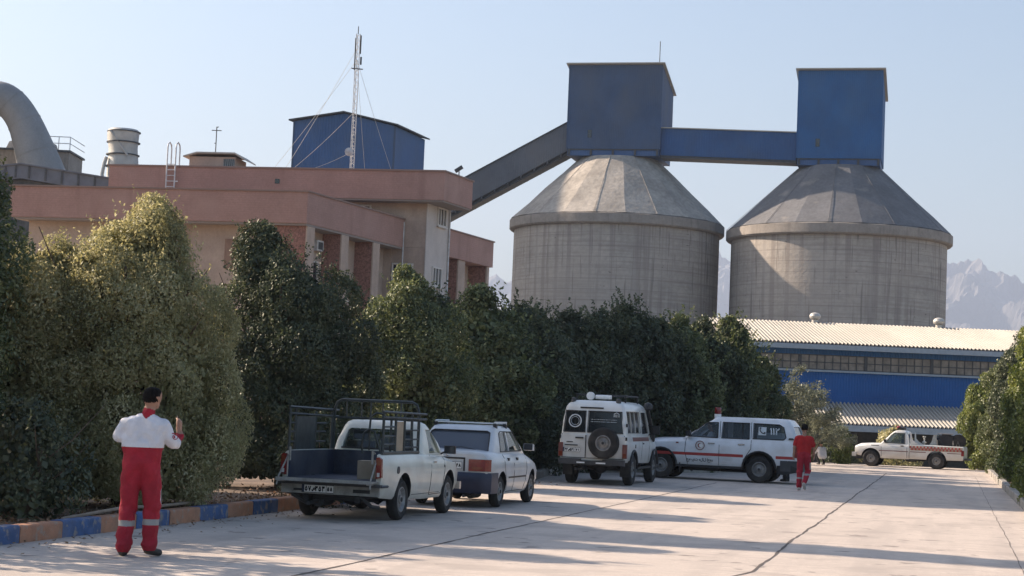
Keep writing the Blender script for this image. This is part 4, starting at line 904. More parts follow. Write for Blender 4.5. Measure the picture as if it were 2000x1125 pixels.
class Car:
    def __init__(s, name, label, cat, loc, az, st, paintm, well_r=.0, wheels=(), group=None):
        s.e = empty(name, loc, math.pi/2-R(az), label, cat, group)
        s.st = st; s.paint = paintm; s.wheels = wheels; s.well_r = well_r
    def half(s, q):
        x, zb, zt, w, wt, zs, tuck, crown = q
        return [(0, zb), (w-tuck-.03, zb), (w-tuck, zb+.05), (w-.012, zb+(zs-zb)*.45), (w, zs), (w-(w-wt)*.25, zs+(zt-zs)*.6), (wt, zt-.02), (wt-.07, zt+.004), (wt*.55, zt+crown*.8), (0, zt+crown)]
    def sy(s, x, z):
        st = s.st
        x = min(max(x, st[0][0]), st[-1][0])
        for a, b in zip(st[:-1], st[1:]):
            if a[0] <= x <= b[0]:
                f = 0 if b[0] == a[0] else (x-a[0])/(b[0]-a[0]); q = [a[i]*(1-f)+b[i]*f for i in range(8)]; break
        h = s.half(q)[1:8]
        for (y0, z0), (y1, z1) in zip(h[:-1], h[1:]):
            if z0 <= z <= z1 and z1 > z0: return y0+(y1-y0)*(z-z0)/(z1-z0)
        return h[0][0] if z < h[0][1] else h[-1][0]
    def body(s, cut=None, dark_below=None, extra=None):
        mb = MB(); rings = []
        for q in s.st:
            h = s.half(q); rings.append([(q[0], y, z) for y, z in h] + [(q[0], -y, z) for y, z in h[::-1][1:-1]])
        mb.rings(rings)
        o = mb.build('body', [s.paint, M['black_plastic']], s.e)
        cut_obs = []
        def cutter(cm):
            c = cm.build('cutter', M['black_plastic']); c.parent = s.e; cut_obs.append(c)
            md = o.modifiers.new('b', 'BOOLEAN'); md.operation = 'DIFFERENCE'; md.solver = 'EXACT'; md.object = c
        for x, r in s.wheels:
            for sg in (-1, 1):
                cm = MB(); w = s.sy(x, r); prof = []
                y0, y1 = sg*(w-.34), sg*(w+.3); rr = s.well_r or r+.06
                n = 28; ring = lambda y: [(x+rr*math.cos(2*math.pi*k/n), y, r+.02+rr*math.sin(2*math.pi*k/n)) for k in range(n)]
                cm.rings([ring(min(y0, y1)), ring(max(y0, y1))]); cutter(cm)
        if cut: cm = MB(); cut(cm); cutter(cm)
        apply_mods(o)
        for c in cut_obs: bpy.data.objects.remove(c)
        me = o.data
        while len(me.materials) < 2: me.materials.append(M['black_plastic'])
        me.materials[0] = s.paint; me.materials[1] = M['black_plastic']
        for p in me.polygons:
            c = p.center; inner = False; p.material_index = 0
            for x, r in s.wheels:
                rr = (s.well_r or r+.06)
                ok = all(abs(math.hypot(me.vertices[v].co.x-x, me.vertices[v].co.z-r-.02)-rr) < .012 or
                         math.hypot(me.vertices[v].co.x-x, me.vertices[v].co.z-r-.02) < rr for v in p.vertices)
                if ok: p.material_index = 1
            if p.normal.z < -.7 and c.z < .7: p.material_index = 1
        finish(me, 32, recalc=False); s.bodyo = o; return o
    def house(s, levels, side=(), rear=None, front=None, crown=.03, seats=True, mat_=None, name='roof', glass=None, floor=None, ymid=True):
        """levels: (z, x_rear, x_front, half width, corner radius)"""
        s.lv = levels
        def ring(l, ins=0.0, dz=0.0):
            z, xr, xf, w, rad = l; xr += ins; xf -= ins; w -= ins; pts = []; rad = max(.02, rad-ins*.5)
            for cx, cy, a0 in ((xf-rad, w-rad, 0), (xr+rad, w-rad, 90), (xr+rad, -w+rad, 180), (xf-rad, -w+rad, 270)):
                for k in range(5):
                    a = R(a0+k*22.5); pts.append((cx+rad*math.cos(a), cy+rad*math.sin(a), z+dz))
            return pts
        mb = MB(); rs = [ring(l) for l in levels]; t = levels[-1]
        rs.append(ring((t[0]+crown*.7, t[1]+.06, t[2]-.06, t[3]-.06, t[4]))); rs.append(ring((t[0]+crown, t[1]+.2, t[2]-.2, t[3]-.25, t[4])))
        mb.rings(rs); o = mb.build(name, [mat_ or s.paint, M['seat_fabric']], s.e); cuts = []
        def cutter(cm):
            c = cm.build('cutter', M['seam']); c.parent = s.e; cuts.append(c)
            md = o.modifiers.new('b', 'BOOLEAN'); md.operation = 'DIFFERENCE'; md.solver = 'EXACT'; md.object = c
        cm = MB(); inn = [ring(l, .055) for l in levels]; inn[0] = ring(levels[0], .055, .012); inn[-1] = ring(levels[-1], .055, -.035); cm.rings(inn); cutter(cm)
        for poly in side:
            cm = MB(); cm.prism(poly, -2, 2, lambda a, b, h: (a, h, b)); cutter(cm)
        xm = (levels[0][1]+levels[0][2])/2
        for pl, x0, x1 in ((rear, levels[0][1]-1, xm), (front, xm, levels[0][2]+1)):
            for poly in (pl or []):
                cm = MB(); cm.prism(poly, x0, x1, lambda a, b, h: (h, a, b)); cutter(cm)
        apply_mods(o)
        for c in cuts: bpy.data.objects.remove(c)
        me = o.data
        for p in me.polygons: p.material_index = 0
        finish(me, 32, recalc=False)
        # panes
        gl = glass or M['glass_car']
        for poly in side:
            for sg in (-1, 1):
                mb = MB(); n = len(poly); v = [(x, sg*(s.hy(z)-.022), z) for x, z in poly]; mb.add(v, [list(range(n))]); g_ = mb.build('side_window', gl, s.e, recalc=False)
        for pl, fx, nm in ((rear, 1, 'rear_window'), (front, 2, 'windscreen')):
            for poly in (pl or []):
                mb = MB(); v = [(s.hx(z, fx)+(.03 if fx == 1 else -.03), y, z) for y, z in poly]; mb.add(v, [list(range(len(poly)))]); mb.build(nm, gl, s.e, recalc=False)
        return o
    def _lv(s, z, k):
        lv = s.lv; z = min(max(z, lv[0][0]), lv[-1][0])
        for a, b in zip(lv[:-1], lv[1:]):
            if a[0] <= z <= b[0]: return a[k]+(b[k]-a[k])*(z-a[0])/(b[0]-a[0])
    def hy(s, z): return s._lv(z, 3)
    def hx(s, z, k): return s._lv(z, k)
    def wheel(s, x, y, r, w=.2, rr=.2, side=1, hub=.05, spare=None):
        mb = MB(); h = w/2; prof = [(rr, -h*.8), (r*.86, -h), (r-.035, -h*.92), (r-.008, -h*.72), (r, -h*.4), (r, h*.4), (r-.008, h*.72), (r-.035, h*.92), (r*.86, h), (rr, h*.8)]
        ax = 'X' if spare else 'Y'; n = 30
        mb.lathe(prof, n, ax, cap=False)
        name = 'spare_wheel' if spare else 'wheel'
        o = mb.build(name, M['rubber'], s.e, smooth=50); o.location = spare or (x, y, r)
        mb = MB(); f = side; prof = [(rr+.004, -f*h*.8), (rr+.004, f*h*.80), (rr-.015, f*h*.86), (rr-.03, f*h*.7), (rr*.72, f*h*.35), (rr*.62, f*h*.45), (rr*.36, f*h*.5), (rr*.34, f*(h*.5+.02)), (rr*.30, f*(h*.5+hub)), (.01, f*(h*.5+hub+.01))]
        mb.lathe(prof, n, ax, cap=False); rm = mb.build('rim', M['rim'], o, smooth=30)
        mb = MB()
        mb.lathe([(.035, f*(h*.5+hub+.001)), (.035, f*(h*.5+hub+.018)), (.005, f*(h*.5+hub+.02))], 10, ax); mb.build('hub', M['seam'], o)
        return o
    def four(s, xs, y, r, w=.2, rr=.2, **k):
        for x in xs:
            for sg in (-1, 1): s.wheel(x, sg*y, r, w, rr, sg, **k)
    def patch(s, name, x0, x1, z0, z1, side, mt, off=.005, nx=8, nz=2, yf=None, parent=None, tapered=0):
        yf = yf or s.sy; mb = MB(); rows = []
        for i in range(nx+1):
            x = x0+(x1-x0)*i/nx; rows.append([(x, side*(yf(x, z0+(z1-z0)*j/nz)+off), z0+(z1-z0)*j/nz) for j in range(nz+1)])
        mb.rings(rows, cap=False, closed=False); return mb.build(name, mt, parent or s.e)
    def seam(s, pts, side=None, r=.007, name='panel_gap', house=False):
        for sg in ((side,) if side else (-1, 1)):
            mb = MB(); out = []
            for (x0, z0), (x1, z1) in zip(pts[:-1], pts[1:]):
                for i in range(4): x, z = x0+(x1-x0)*i/4, z0+(z1-z0)*i/4; out.append((x, sg*((s.hy(z) if house else s.sy(x, z))-.001), z))
            x, z = pts[-1]; out.append((x, sg*((s.hy(z) if house else s.sy(x, z))-.001), z)); mb.tube(out, r, 5); mb.build(name, M['seam'], s.e)
    def p(s, name, mt, f, parent=None, smooth=None):
        mb = MB(); f(mb); o = mb.build(name, mt, parent or s.e, smooth); return split_loose(o)[0] if name in SPLIT else o
    def seats(s, xs, z=.95, ys=(-.38, .38)):
        for x in xs:
            for y in ys:
                mb = MB(); mb.box(x-.05, x+.06, y-.22, y+.22, z-.1, z+.32); mb.box(x-.04, x+.04, y-.12, y+.12, z+.34, z+.5); mb.build('seat', M['seat_fabric'], s.e)
def textmesh(name, body, size, mt, parent, mtx, ext=0.0):
    c = bpy.data.curves.new('t', 'FONT'); c.body = body; c.size = size; c.align_x = 'CENTER'; c.align_y = 'CENTER'; c.extrude = ext; c.resolution_u = 3; c.offset = size*.022
    o = bpy.data.objects.new('t', c); C.objects.link(o); dg = bpy.context.evaluated_depsgraph_get(); dg.update()
    me = bpy.data.meshes.new_from_object(o.evaluated_get(dg)); bpy.data.objects.remove(o)
    me.materials.clear(); me.materials.append(mt); me.transform(mtx); me.name = name
    o = bpy.data.objects.new(name, me); C.objects.link(o); o.parent = parent; return o
def frame_rear(x, y, z, tilt=0):      # text plane facing -x (read from behind the car)
    return Matrix.Translation((x, y, z)) @ Matrix(((0, 0, -1, 0), (-1, 0, 0, 0), (0, 1, 0, 0), (0, 0, 0, 1))) @ Matrix.Rotation(tilt, 4, 'X')
def frame_left(x, y, z, tilt=0):      # text plane facing +y; text runs towards -x
    return Matrix.Translation((x, y, z)) @ Matrix(((-1, 0, 0, 0), (0, 0, 1, 0), (0, 1, 0, 0), (0, 0, 0, 1))) @ Matrix.Rotation(tilt, 4, 'X')
GLYPH = {'۵': [[(.3, 1), (.05, .45), (.05, .15), (.18, 0), (.3, .18), (.42, 0), (.55, .15), (.55, .45), (.3, 1)]], '۷': [[(0, 1), (.3, 0), (.6, 1)]], '۸': [[(0, 0), (.3, 1), (.6, 0)]],
 '۳': [[(.12, 0), (.12, .7), (0, 1)], [(.12, .75), (.28, .68), (.32, 1)], [(.32, .75), (.5, .68), (.6, 1)]], '۲': [[(.12, 0), (.12, .7), (0, 1)], [(.12, .75), (.4, .65), (.52, 1)]],
 '۱': [[(.3, 0), (.3, .8), (.2, 1)]], '۴': [[(.12, 0), (.12, .75), (0, 1)], [(.6, .95), (.3, .9), (.26, .62), (.12, .55)], [(.26, .6), (.6, .6)]], '۶': [[(.6, .9), (.2, 1), (.05, .75), (.3, .6), (.55, .65)], [(.2, .65), (.1, 0)]],
 '۹': [[(.5, 0), (.5, .8), (.3, 1), (.1, .8), (.3, .6), (.5, .65)]], 'ص': [[(0, .25), (.08, 0), (.3, 0), (.38, .35), (.55, .6), (.9, .65), (1, .45), (.8, .3), (.38, .35)]]}
def plate(car, x, y, z, w, h, body, size=.1, tilt=0):
    q = car.p('number_plate', M['plate'], lambda m: m.box(x-.012, x, y-w/2, y+w/2, z-h/2, z+h/2))
    car.p('plate_border', M['plate_ink'], lambda m: [m.box(x-.014, x-.0125, y-w/2, y+w/2, z+a, z+b) for a, b in ((-h/2, -h/2+.006), (h/2-.006, h/2))] + [m.box(x-.0141, x-.0126, y+a, y+b, z-h/2, z+h/2) for a, b in ((-w/2, -w/2+.006), (w/2-.006, w/2), (-w/2+.115, -w/2+.120))], q)
    car.p('plate_band', M['navy_bumper'], lambda m: m.box(x-.0142, x-.0127, y+w/2-.040, y+w/2-.006, z-h/2+.006, z+h/2-.006), q)
    gh = h*.56; gw = gh*.80; u = y+w/2-.055; mb = MB()
    left, right = body.split(' ')
    def put(ch, u, sc=1.0):
        for st in GLYPH[ch]:
            for (a, b), (c, d) in zip(st[:-1], st[1:]):
                A = Vector((u-a*gw*sc, z-gh*sc/2+b*gh*sc, 0)); B = Vector((u-c*gw*sc, z-gh*sc/2+d*gh*sc, 0)); dr = (B-A).normalized()*.004; n = Vector((-dr.y, dr.x, 0))*1.9; A = A-dr; B = B+dr
                mb.add([(x-.0155, p.x, p.y) for p in (A+n, B+n, B-n, A-n)], [(0, 1, 2, 3)])
    n = len(left); adv = (w-.055-.125)/n
    for k, ch in enumerate(left): put(ch, u-k*adv, 1.0)
    for k, ch in enumerate(right): put(ch, y-w/2+.098-k*.046, .72)
    mb.build('plate_lettering', M['plate_ink'], q)
def emblem(car, x, y, z, r, fr, parent=None, base=True):
    def disc(mb, r0, r1, cx=0, cy=0, n=32, d=0.0):
        vs = [fr @ Vector((cx+r1*math.cos(6.2832*k/n), cy+r1*math.sin(6.2832*k/n), d)) for k in range(n)]
        if r0 <= 0: mb.add(vs, [list(range(n))])
        else:
            vi = [fr @ Vector((cx+r0*math.cos(6.2832*k/n), cy+r0*math.sin(6.2832*k/n), d)) for k in range(n)]
            mb.add(vs+vi, [(k, (k+1) % n, n+(k+1) % n, n+k) for k in range(n)])
    mb = MB(); disc(mb, 0, r); e = mb.build('emblem', M['plate'], parent or car.e)
    mb = MB(); disc(mb, r*.82, r, d=.002); disc(mb, r*.66, r*.70, d=.002); mb.build('emblem_ring', M['maroon'], e)
    mb = MB(); o = []; n = 14      # crescent, opening to the right
    for k in range(n+1): a = R(50)+R(260)*k/n; o.append((r*.5*math.cos(a)-.0, r*.5*math.sin(a)))
    a0 = math.atan2(o[0][1], o[0][0]-r*.17); ri = math.hypot(o[0][0]-r*.17, o[0][1])
    for k in range(1, n): a = (2*math.pi-a0)-(2*math.pi-2*a0)*k/n; o.append((r*.17+ri*math.cos(a), ri*math.sin(a)))
    vs = [fr @ Vector((a, b, .003)) for a, b in o]; mb.add(vs, [list(range(len(vs)))]); mb.build('crescent', M['red_lens'] if base else M['plate'], e)
    return e
def chassis(car, x0, x1, y=.42, z=.34, axles=(), muffler=None, axr=.05):
    car.p('chassis', M['black_plastic'], lambda m: [m.box(x0, x1, sg*y-.04, sg*y+.04, z-.06, z+.08) for sg in (-1, 1)]+[m.box(x-.05, x+.05, -y, y, z-.04, z+.05) for x in np.linspace(x0+.2, x1-.2, 4)])
    for x, r, w in axles:
        car.p('axle', M['grey_plastic'], lambda m: [m.tube([(x, -w, r), (x, -.16, r)], axr, 8), m.tube([(x, .16, r), (x, w, r)], axr, 8), m.lathe([(.05, -.17), (.11, -.1), (.14, 0), (.11, .1), (.05, .17)], 12, 'Y', (x, 0, r))], smooth=40)
        for sg in (-1, 1): car.p('leaf_spring', M['black_plastic'], lambda m: m.tube([(x-.5, sg*y, z+.02), (x, sg*y, z-.09), (x+.5, sg*y, z+.02)], .03, 6))
    if muffler: car.p('exhaust', M['grey_plastic'], lambda m: [m.tube([muffler, Vector(muffler)+Vector((.45, 0, 0))], .09, 10), m.tube([Vector(muffler)+Vector((-.35, .03, -.03)), muffler], .03, 6)], smooth=40)
# station: (x, z bottom, z top, half width, half width top, z shoulder, tuck, crown)

# ---- 1. white pickup with open tailgate and tube rack
PK = Car('pickup_truck', 'old white pickup with an open tailgate, navy load bed and black tube rack', 'pickup', (-2.28, 27.40, 0), 14.6,
  [(-1.0, .40, .985, .775, .735, .80, .06, 0), (-.93, .36, 1.0, .80, .75, .80, .05, 0), (-.5, .33, 1.0, .815, .76, .78, .04, 0), (.5, .30, 1.0, .82, .765, .77, .04, 0), (1.05, .28, .99, .82, .765, .76, .04, .0),
   (2.0, .28, .96, .815, .75, .74, .04, .02), (2.35, .29, .93, .81, .73, .73, .04, .035), (2.75, .31, .89, .795, .69, .72, .04, .04), (3.0, .34, .83, .77, .64, .68, .05, .03), (3.1, .40, .76, .73, .62, .64, .04, .02)],
  M['paint_ivory'], .385, [(0, .31), (2.43, .31)])
PK.body(cut=lambda m: m.box(-1.3, .96, -.69, .69, .60, 1.4))
PK.house([(.93, 1.04, 2.28, .755, .08), (1.15, 1.08, 2.02, .715, .09), (1.38, 1.20, 1.72, .65, .12), (1.44, 1.26, 1.64, .62, .12)], side=[[(1.42, .99), (2.02, .99), (1.72, 1.35), (1.42, 1.36)]],
         rear=[[(-.60, 1.02), (.60, 1.02), (.54, 1.31), (.50, 1.34), (-.50, 1.34), (-.54, 1.31)]], front=[[(-.62, 1.0), (.62, 1.0), (.54, 1.34), (-.54, 1.34)]], crown=.045)
PK.seats([1.35], .82); PK.p('rear_window_seal', M['black_plastic'], lambda m: m.tube([(1.04+.0, y, z) for y, z in [(-.6, 1.03), (.6, 1.03)]], .014, 5))
PK.four((0, 2.43), .70, .31, .175, .19, hub=.02)
PK.p('bed_liner', M['navy'], lambda m: [m.box(.945, .957, -.688, .688, .61, .995), m.box(-.98, .944, .676, .688, .61, .992), m.box(-.98, .944, -.688, -.676, .61, .992), m.box(-.99, .944, -.675, .675, .602, .612)])
tg = PK.p('tailgate', M['dusty_metal'], lambda m: [m.box(-1.34, -1.012, -.735, .735, .575, .60), m.box(-1.35, -1.342, -.735, .735, .565, .615), m.box(-1.33, -1.03, -.7, -.66, .55, .574), m.box(-1.33, -1.03, .66, .7, .55, .574)])
PK.p('tailgate_liner', M['navy'], lambda m: m.box(-1.33, -1.03, -.70, .70, .601, .607), tg)
PK.p('bumper', M['grey_plastic'], lambda m: [m.box(-1.12, -1.015, -.80, .80, .515, .555), m.tube([(-1.09, -.80, .53), (-.85, -.825, .53)], .02, 5), m.tube([(-1.09, .80, .53), (-.85, .825, .53)], .02, 5)])
PK.p('rear_valance', M['dusty_metal'], lambda m: m.box(-1.04, -1.002, -.76, .76, .38, .512))
PK.p('hook_slot', M['seam'], lambda m: [m.box(-1.047, -1.041, -.62, -.36, .42, .47), m.box(-1.06, -1.041, .42, .56, .42, .45)])
plate(PK, -1.05, .18, .455, .50, .115, '۵۷ص۳۵۳ ۵۸', .105)
for sg in (-1, 1):
    tl = PK.p('tail_light', M['red_lens'], lambda m: m.prism([(sg*.70, .64), (sg*.785, .66), (sg*.775, .93), (sg*.75, .955), (sg*.70, .95)], -1.055, -.98, lambda a, b, h: (h, a, b)))
    PK.p('indicator', M['amber_lens'], lambda m: m.box(-1.062, -1.056, sg*.74-.03, sg*.74+.03, .84, .92), tl)
    PK.p('reverse_lens', M['clear_lens'], lambda m: m.box(-1.062, -1.056, sg*.74-.02, sg*.74+.02, .67, .73), tl)
    PK.p('tailgate_stay', M['dusty_metal'], lambda m: m.tube([(-.99, sg*.69, .93), (-1.12, sg*.70, .80), (-1.30, sg*.71, .62), (-1.34, sg*.72, .50)], .013, 5))
    PK.p('gate_bolt', M['dusty_metal'], lambda m: m.tube([(-1.02, sg*.66, 1.0), (-1.06, sg*.64, 1.05), (-1.05, sg*.64, .85)], .018, 6))
PK.seam([(1.36, .96), (1.34, .34)], None); PK.seam([(2.12, .93), (2.10, .70), (2.02, .36)]); PK.seam([(1.36, .345), (2.02, .345)])
PK.seam([(.42, .37), (1.9, .37)], r=.005)
PK.p('door_handle', M['chrome'], lambda m: [m.box(1.46, 1.60, sg*.812-.012, sg*.812+.012, .84, .865) for sg in (-1,)])
PK.p('fuel_flap', M['grey_plastic'], lambda m: m.lathe([(.055, -.005), (.055, .012), (.0, .013)], 14, 'Y', (-.35, -.822, .76)))
PK.patch('side_reflector', 2.05, 2.12, .76, .80, -1, M['seam'])
for sg in (-1, 1):
    mr_ = PK.p('wing_mirror', M['black_plastic'], lambda m: [m.box(2.02, 2.09, sg*.90-.09, sg*.90+.09, .98, 1.11), m.tube([(2.05, sg*.74, .97), (2.05, sg*.84, 1.02)], .015, 5)])
    PK.p('mirror_glass', M['win_glass'], lambda m: m.box(2.012, 2.018, sg*.90-.075, sg*.90+.075, .99, 1.10), mr_)
PK.p('front_bumper', M['chrome'], lambda m: m.box(3.1, 3.20, -.78, .78, .38, .50))
for sg in (-1, 1): PK.p('headlight', M['clear_lens'], lambda m: m.lathe([(.09, 0), (.085, .03), (.01, .045)], 16, 'X', (3.07, sg*.52, .62)))
chassis(PK, -.95, 3.0, .40, .33, [(0, .31, .62)], (-.75, .28, .27), .04)
PK.p('tow_rail', M['grey_plastic'], lambda m: [m.tube([(-.95, .62, .36), (-.8, .45, .24), (-.6, .3, .24)], .035, 6), m.tube([(-.95, -.45, .37), (-.75, -.55, .22), (-.55, -.6, .2)], .03, 6)])
rk = .022
def rack_left(m):
    y = .72
    for x in (-.92, -.70, .15, .88): m.tube([(x, y, 1.0), (x, y, 1.62 if x < 0 else 1.58)], rk, 6)
    for z in (1.64, 1.54): m.tube([(-.95, y, z), (1.15, y, z-.03)], rk, 6)
    for z in (1.12, 1.27, 1.40): m.tube([(-.92, y, z), (-.70, y, z)], .014, 5); m.tube([(.15, y, z), (.6, y, z)], .014, 5)
rc = PK.p('side_rack', M['rack'], rack_left, smooth=60)
PK.p('rack_sheet', M['rack'], lambda m: m.box(-.66, .12, .708, .714, 1.0, 1.50), rc)
def rack_right(m):
    y = -.72
    for x in (-.85, -.28, .15, .52, .88): m.tube([(x, y, 1.0), (x, y, 1.60)], rk, 6)
    for z in (1.62, 1.54): m.tube([(-.9, y, z), (1.25, y, z-.02)], rk, 6)
    for z in (1.14, 1.26, 1.40): m.tube([(-.85, y, z), (-.28, y, z)], .014, 5); m.tube([(.15, y, z-.05), (.9, y, z-.05)], .014, 5)
    m.tube([(-.9, y, 1.01), (.9, y, 1.01)], .028, 6)
rc = PK.p('side_rack', M['rack'], rack_right, smooth=60)
PK.p('rack_board', M['cardboard'], lambda m: m.box(-.22, .12, -.716, -.706, 1.03, 1.48), rc)
def head_rack(m):
    m.tube([(.93, .70, 1.0), (.93, .70, 1.62), (.93, .66, 1.74), (.93, .58, 1.78), (.93, -.58, 1.78), (.93, -.66, 1.74), (.93, -.70, 1.62), (.93, -.70, 1.0)], .024, 6)
    m.tube([(.93, .70, 1.50), (.93, -.70, 1.50)], .02, 6); m.tube([(.93, .1, 1.78), (.93, .1, 1.0)], .014, 5); m.tube([(.93, -.25, 1.50), (.93, -.25, 1.0)], .02, 5)
    for y in (.5, .25, -.1, -.4): m.tube([(.93, y, 1.5), (.93, y, 1.78)], .012, 5)
PK.p('headboard_rack', M['rack'], head_rack, smooth=60)
PK.p('rack_hoop', M['rack'], lambda m: [m.tube([(-.86, -.70, 1.02), (-.9, -.66, 1.15), (-.9, -.60, 1.32), (-.9, -.52, 1.36), (-.9, -.44, 1.30), (-.88, -.40, 1.1), (-.86, -.42, 1.0)], .018, 6),
    m.tube([(-.8, -.70, 1.58), (-.84, -.60, 1.60), (-.86, -.52, 1.54), (-.86, -.5, 1.2)], .018, 6)], smooth=60)
bx = MB(); bx.box(-.16, .16, -.2, .2, 0, .27); bx.box(-.165, -.161, -.02, .02, .0, .27)
bl_ = bx.build('cardboard_box', M['cardboard']); tag(bl_, 'beige cardboard box in the right rear of the navy pickup bed', 'box')
bl_.matrix_world = Matrix.Translation((-2.28, 27.40, 0)) @ Matrix.Rotation(math.pi/2-R(14.6), 4, 'Z') @ Matrix.Translation((-.45, -.45, .613)) @ Matrix.Rotation(.1, 4, 'Z')

# ---- 2. silver-white sedan
SD = Car('sedan_car', 'silver-white sedan with a navy rear bumper and a light roof rack', 'car', (-.80, 32.26, 0), 14.2,
  [(-.845, .42, .93, .71, .62, .70, .04, .01), (-.82, .36, .96, .755, .65, .70, .05, .02), (-.76, .33, .975, .785, .67, .70, .05, .02), (-.6, .30, .985, .79, .68, .70, .05, .025), (-.3, .27, .985, .80, .70, .70, .05, .03), (.3, .22, .95, .805, .73, .68, .05, .02),
   (1.6, .22, .94, .805, .73, .67, .05, .02), (1.95, .24, .93, .80, .71, .67, .05, .03), (2.4, .28, .88, .79, .66, .66, .05, .04), (2.8, .30, .80, .76, .60, .60, .05, .04), (3.02, .34, .68, .66, .52, .52, .04, .02), (3.06, .40, .62, .62, .50, .5, .04, .01)],
  M['paint_silver'], .34, [(0, .28), (2.345, .28)])
SD.body()
SD.house([(.90, -.42, 2.08, .70, .10), (1.05, -.30, 1.86, .675, .12), (1.34, .0, 1.42, .60, .14), (1.40, .10, 1.30, .575, .14)],
  side=[[(.18, .98), (.30, 1.30), (.78, 1.33), (.80, .98)], [(.86, .98), (.84, 1.33), (1.32, 1.32), (1.76, .99)]],
  rear=[[(-.60, .985), (.60, .985), (.54, 1.31), (.49, 1.335), (-.49, 1.335), (-.54, 1.31)]], front=[[(-.6, .99), (.6, .99), (.5, 1.33), (-.5, 1.33)]], crown=.04, glass=M['glass_car'])
for o_ in kids(SD.e):
    if o_.name.startswith('rear_window') and 'seal' not in o_.name: o_.data.materials[0] = M['glass_rear']
SD.p('window_seal', M['black_plastic'], lambda m: [m.tube([(SD.hx(z, 1)-.003, y, z) for y, z in [(-.60, .985), (.60, .985), (.54, 1.31), (.49, 1.335), (-.49, 1.335), (-.54, 1.31), (-.60, .985)]], .012, 5)])
for sg in (-1, 1): SD.p('window_seal', M['black_plastic'], lambda m: m.tube([(x, sg*(SD.hy(z)+.002), z) for x, z in [(.18, .98), (.30, 1.30), (.42, 1.335), (1.32, 1.33), (1.76, .985), (.18, .975)]], .011, 5))
SD.seats([.35, 1.2], .80, (-.36, .36)); SD.four((0, 2.345), .69, .28, .165, .17, hub=.03)
SD.p('rear_bumper', M['navy_bumper'], lambda m: [m.rings([[(-.36, -.815, z), (-.62, -.812-q*.3, z)] + [(-.80-(.09+q)*(1-abs(t)**6), t*(.80+q*.3), z) for t in np.linspace(-1, 1, 17)] + [(-.62, .812+q*.3, z), (-.36, .815, z), (-.42, .70, z), (-.60, .60, z), (-.60, -.60, z), (-.42, -.70, z)] for z, q in ((.26, -.03), (.32, .0), (.48, .02), (.57, .02), (.62, -.01))])], smooth=40)
SD.p('boot_lid_gap', M['seam'], lambda m: [m.tube([(-.82, y, .95-abs(y)*.03) for y in np.linspace(-.58, .58, 7)], .006, 4), m.tube([(-.838, -.58, .93), (-.84, -.60, .63)], .006, 4), m.tube([(-.838, .58, .93), (-.84, .60, .63)], .006, 4)])
SD.p('plate_recess', M['black_plastic'], lambda m: [m.box(-.856, -.842, -.33, .33, .845, .875), m.box(-.852, -.842, -.33, -.30, .64, .844), m.box(-.852, -.842, .30, .33, .64, .844)])
plate(SD, -.858, -.02, .735, .52, .125, '۲۱ص۹۴۳ ۶۸', .135)
SD.p('lid_badge', M['chrome'], lambda m: m.lathe([(.022, -.85), (.005, -.862)], 10, 'X', (0, .0, .91)))
for sg in (-1, 1):
    tl = SD.p('tail_light', M['red_lens'], lambda m: m.rings([[(x, sg*y, z) for y, x in ((.40, -.868), (.62, -.866), (.70, -.86), (.755, -.835), (.787, -.775), (.76, -.75), (.40, -.80))] for z in (.645, .66, .835, .85)]))
    SD.p('indicator', M['amber_lens'], lambda m: m.box(-.874, -.868, sg*.56-.10, sg*.56+.10, .67, .72), tl)
    mr_ = SD.p('wing_mirror', M['paint_silver'], lambda m: [m.prism([(1.72, 1.0), (1.85, .99), (1.84, 1.10), (1.74, 1.12)], sg*.74, sg*.92, lambda a, b, h: (a, h, b))])
    SD.p('mirror_glass', M['black_plastic'], lambda m: m.prism([(1.705, 1.005), (1.722, 1.002), (1.74, 1.118), (1.725, 1.115)], sg*.75, sg*.91, lambda a, b, h: (a, h, b)), mr_)
    SD.p('door_handle', M['black_plastic'], lambda m: [m.box(.38, .47, sg*.785-.02, sg*.785+.012, .82, .87), m.box(1.02, 1.11, sg*.785-.02, sg*.785+.012, .82, .87)])
    SD.p('headlight', M['clear_lens'], lambda m: m.box(3.0, 3.05, sg*.45-.13, sg*.45+.13, .54, .64))
SD.seam([(.18, .93), (.16, .70), (.28, .50), (.40, .30)]); SD.seam([(.84, .93), (.86, .28)]); SD.seam([(1.80, .92), (1.82, .60), (1.70, .28)]); SD.seam([(.40, .27), (1.7, .27)])
for sg in (-1, 1): SD.patch('rub_strip', .42, 1.78, .505, .535, sg, M['black_plastic'], .008, 8, 1)
rr_ = SD.p('roof_rack', M['film_white'], lambda m: [m.box(.25, .31, -.58, .58, 1.465, 1.487), m.box(.95, 1.01, -.58, .58, 1.465, 1.487)] + [m.tube([(.20, y, 1.50), (1.05, y, 1.50)], .013, 6) for y in (-.56, .54)])
SD.p('rack_foot', M['black_plastic'], lambda m: [m.box(x-.04, x+.05, y-.03, y+.03, 1.38, 1.474) for x in (.28, .98) for y in (-.55, .55)], rr_)
chassis(SD, -.6, 2.7, .35, .28, [(0, .28, .6)], (-.5, -.35, .24), .03)
SD.p('rear_wiper', M['black_plastic'], lambda m: m.tube([(SD.hx(1.0, 1), .25, 1.0), (SD.hx(1.05, 1)-.01, -.1, 1.05), (SD.hx(1.0, 1)-.01, -.38, 1.005)], .006, 4))

